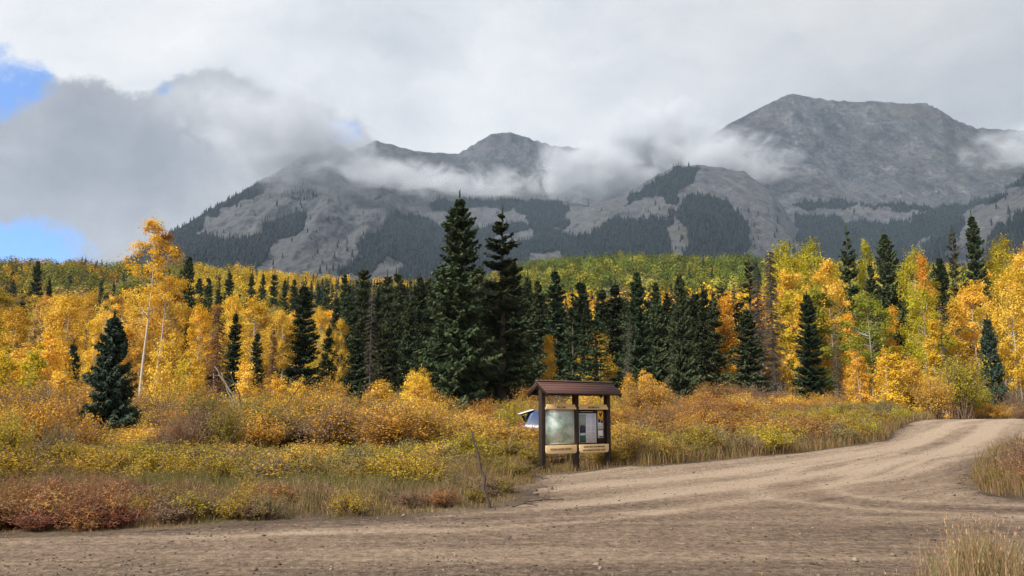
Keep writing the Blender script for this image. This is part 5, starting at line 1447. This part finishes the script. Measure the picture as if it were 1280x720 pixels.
    for (p0, p1), (d0, d1), cols, where, n, (h0, h1) in lows:
        tries = 0; made = 0
        while made < n and tries < n * 12:
            tries += 1
            px = g.uniform(p0, p1); d = d0 + (d1 - d0) * g.random() ** .9; x, y = at(px, d)
            if in_road([x], [y])[0]: continue
            e = edge_dist(np.array([x]), np.array([y]))[0]
            if e < .55: continue
            if p0 > 700 and e > 7 and g.random() < .8: continue
            if 668 < px < 770 and 20.3 < d < 23.4: continue
            k = g.choice(len(cols), p=np.array([c[2] for c in cols]) / sum(c[2] for c in cols)); c, word, _ = cols[k]
            hh = g.uniform(h0, h1) * (1.0 if e > 1.2 else .75)
            if 560 < px < 780 and d < 22.2: hh *= .6
            if 672 < px < 768 and d < 26: hh *= .8
            _, top = project(x, y, float(H(x, y)) + hh)
            pr = 'l_d' if c == 'brown' else ['l_a', 'l_b', 'l_c'][g.integers(0, 3)]
            W(px, top, g.uniform(1.3, 2.1) / d * FPX, d, pr, c, '%s low shrub %s' % (word, where), '%s low shrubs %s' % (word, where), name='low_shrub'); made += 1; c2 += 1
    print('lows', c2)
    for i in range(62):
        px = -50 + 205 * g.random() ** 1.3; d = g.uniform(11.3, 14.8); x, y = at(px, d)
        if in_road([x], [y])[0] or edge_dist(np.array([x]), np.array([y]))[0] < .35: continue
        hh = g.uniform(.28, .62); _, top = project(x, y, float(H(x, y)) + hh); c = g.choice(['red', 'rust', 'sage'], p=[.44, .42, .14])
        word = {'red': 'red', 'rust': 'rusty', 'sage': 'grey-green'}[c]
        W(px, top, g.uniform(.6, 1.0) / d * FPX, d, 'l_red', c, '%s leafy weed in the patch at the left road edge' % word, '%s weeds at the left road edge' % word, name='leafy_weed', cat='weed')
    for i in range(85):
        px = g.uniform(120, 640); d = g.uniform(12.0, 17.5); x, y = at(px, d)
        if in_road([x], [y])[0] or edge_dist(np.array([x]), np.array([y]))[0] < .45: continue
        hh = g.uniform(.25, .55); _, top = project(x, y, float(H(x, y)) + hh); c = g.choice(['brown', 'rust', 'sage', 'mustard', 'olive'], p=[.26, .16, .22, .16, .20])
        word = {'brown': 'brown', 'rust': 'rusty', 'sage': 'grey-green', 'mustard': 'mustard-yellow', 'olive': 'olive'}[c]
        W(px, top, g.uniform(.5, 1.0) / d * FPX, d, 'l_red' if i % 2 else 'l_c', c, '%s weed among the grass of the left verge' % word, '%s weeds in the grass of the left verge' % word, name='leafy_weed', cat='weed')
    for i, (px, d, hh, c) in enumerate([(1262, 17.5, .75, 'rust'), (1278, 18.5, .9, 'brown'), (1248, 19.5, .6, 'sage'), (1290, 16.2, .8, 'rust'), (1268, 22, .8, 'brown'), (1240, 17.2, .42, 'olive'), (1284, 20, .9, 'rust')]):
        x, y = at(px, d); _, top = project(x, y, float(H(x, y)) + hh)
        W(px, top, 1.1 / d * FPX, d, 'l_red' if i % 2 else 'l_d', c, '%s weed on the bank between the two arms of the road' % {'rust': 'rust-red', 'brown': 'brown', 'sage': 'grey-green', 'olive': 'olive'}[c], 'weeds on the right bank', name='leafy_weed', cat='weed')

def P3(px, py, d):
    x, y, z = ray(px, py); return (x / y * d, d, EYE + z / y * d)

def build_sticks():
    br = barkmat('dead_wood', (.045, .033, .026), (.13, .10, .08)); pale = barkmat('pale_wood', (.20, .16, .12), (.42, .36, .29))
    b = at(613, 13.9); stick('dead_branch', [(b[0], 13.9, float(H(b[0], 13.9)) - .1), P3(603, 594, 13.9), P3(595, 562, 13.9), P3(589, 539, 13.9)], .028, 'crooked dark branch stuck upright in the verge by the road', 'branch', br, seed=3)
    stick('leaning_stem', [P3(303, 520, 30), P3(290, 492, 30), P3(268, 458, 30)], .035, 'pale bare stem leaning left, longest of three beside the yellow sapling', 'dead stem', pale, 4, seed=4)
    stick('leaning_stem', [P3(300, 524, 30.5), P3(284, 486, 30.5), P3(277, 466, 30.5)], .03, 'short pale bare stem leaning left in the middle of the three', 'dead stem', pale, 3, seed=5)
    stick('leaning_stem', [P3(304, 520, 29.6), P3(298, 490, 29.6), P3(286, 464, 29.6)], .028, 'dark bare stem leaning steeply, rightmost of the three', 'dead stem', br, 3, seed=6)
    stick('leaning_stem', [P3(352, 515, 32), P3(372, 486, 32), P3(393, 470, 32)], .022, 'thin bare stem leaning right out of the amber shrubs', 'dead stem', br, 4, seed=7)
    for i, (a, c, lab) in enumerate([((655, 631), (705, 627), 'thin dry branch lying on the dirt at the tip of the verge'), ((640, 636), (672, 634), 'short dry twig lying on the dirt beside the verge tip'),
                                     ((1022, 556), (1062, 553), 'grey driftwood branch lying at the foot of the low shrubs'), ((1030, 551), (1050, 558), 'grey root lying across the driftwood branch')]):
        p, q = hit([a[0], c[0]], [a[1], c[1]]); m = (p + q) / 2
        stick('fallen_branch', [(*p, float(H(*p)) + .04), (*m, float(H(*m)) + .07), (*q, float(H(*q)) + .035)], .012 if i < 2 else .03, lab, 'branch', pale if i > 1 else br, 3, seed=20 + i)
    x, y = at(1230, 61); z = float(H(x, y)); m = MB(); m.box((0, 0, .5), (.16, .16, 1.1)); m.prism([(-.2, 1.05), (.2, 1.05), (.14, 1.22), (-.14, 1.22)], -.14, .14)
    o = m.build('wooden_post', plain('stained_timber', (.034, .021, .017)), None, bevel=.01); o.location = (x, y, z); tag(o, 'short dark wooden post with a wide cap on the road crest', 'post')
def build_camera_light():
    cd = bpy.data.cameras.new('camera'); cam = bpy.data.objects.new('camera', cd); COL.objects.link(cam)
    cam.location = (0, 0, EYE); cam.rotation_euler = (math.pi / 2 + PITCH, 0, 0)
    cd.sensor_width = 36; cd.lens = 36 * FPX / 1280; cd.clip_end = 20000; cd.clip_start = .1
    SC.camera = cam
    ld = bpy.data.lights.new('sun', 'SUN'); ld.energy = SUN; ld.angle = R(12); ld.color = (1, .95, .87)
    s = bpy.data.objects.new('sun', ld); COL.objects.link(s)
    # sky sun_rotation is clockwise from +Y
    a = R(SUN_AZ); e = R(SUN_EL)
    d = Vector((math.sin(a) * math.cos(e), math.cos(a) * math.cos(e), math.sin(e)))
    s.rotation_euler = d.to_track_quat('Z', 'Y').to_euler(); s.location = (-20, -20, 30)
    v = SC.view_settings; v.view_transform = 'Standard'; v.look = 'None'; v.gamma = 1; v.use_curve_mapping = False; v.exposure = EXPO
    c = SC.cycles
    c.volume_bounces = 3; c.max_bounces = 6; c.diffuse_bounces = 3; c.glossy_bounces = 2; c.transmission_bounces = 3; c.transparent_max_bounces = 8
    c.volume_step_rate = 1.0; c.volume_max_steps = 256
    c.use_denoising = True
    c.denoising_prefilter = 'FAST'
    c.use_fast_gi = False; c.caustics_reflective = False; c.caustics_refractive = False
    SC.render.use_persistent_data = False
SUN_EL, SUN_AZ, SUN, SKY, CLOUD_GAIN, EXPO, HAZE = 42, 228, 4.2, .1, .90, 0.48, 0.6e-4
ROAD, _ = road_outline()
build_world(); build_materials(); build_camera_light()
build_ground_base(); build_road(); build_grass()
build_mountains(); build_mountain_forest(); build_clouds(); build_haze()
build_protos(); build_trees(); build_far_wood(); build_shrubs(); build_sticks()
build_board(); build_car()
print('planted', COUNT)
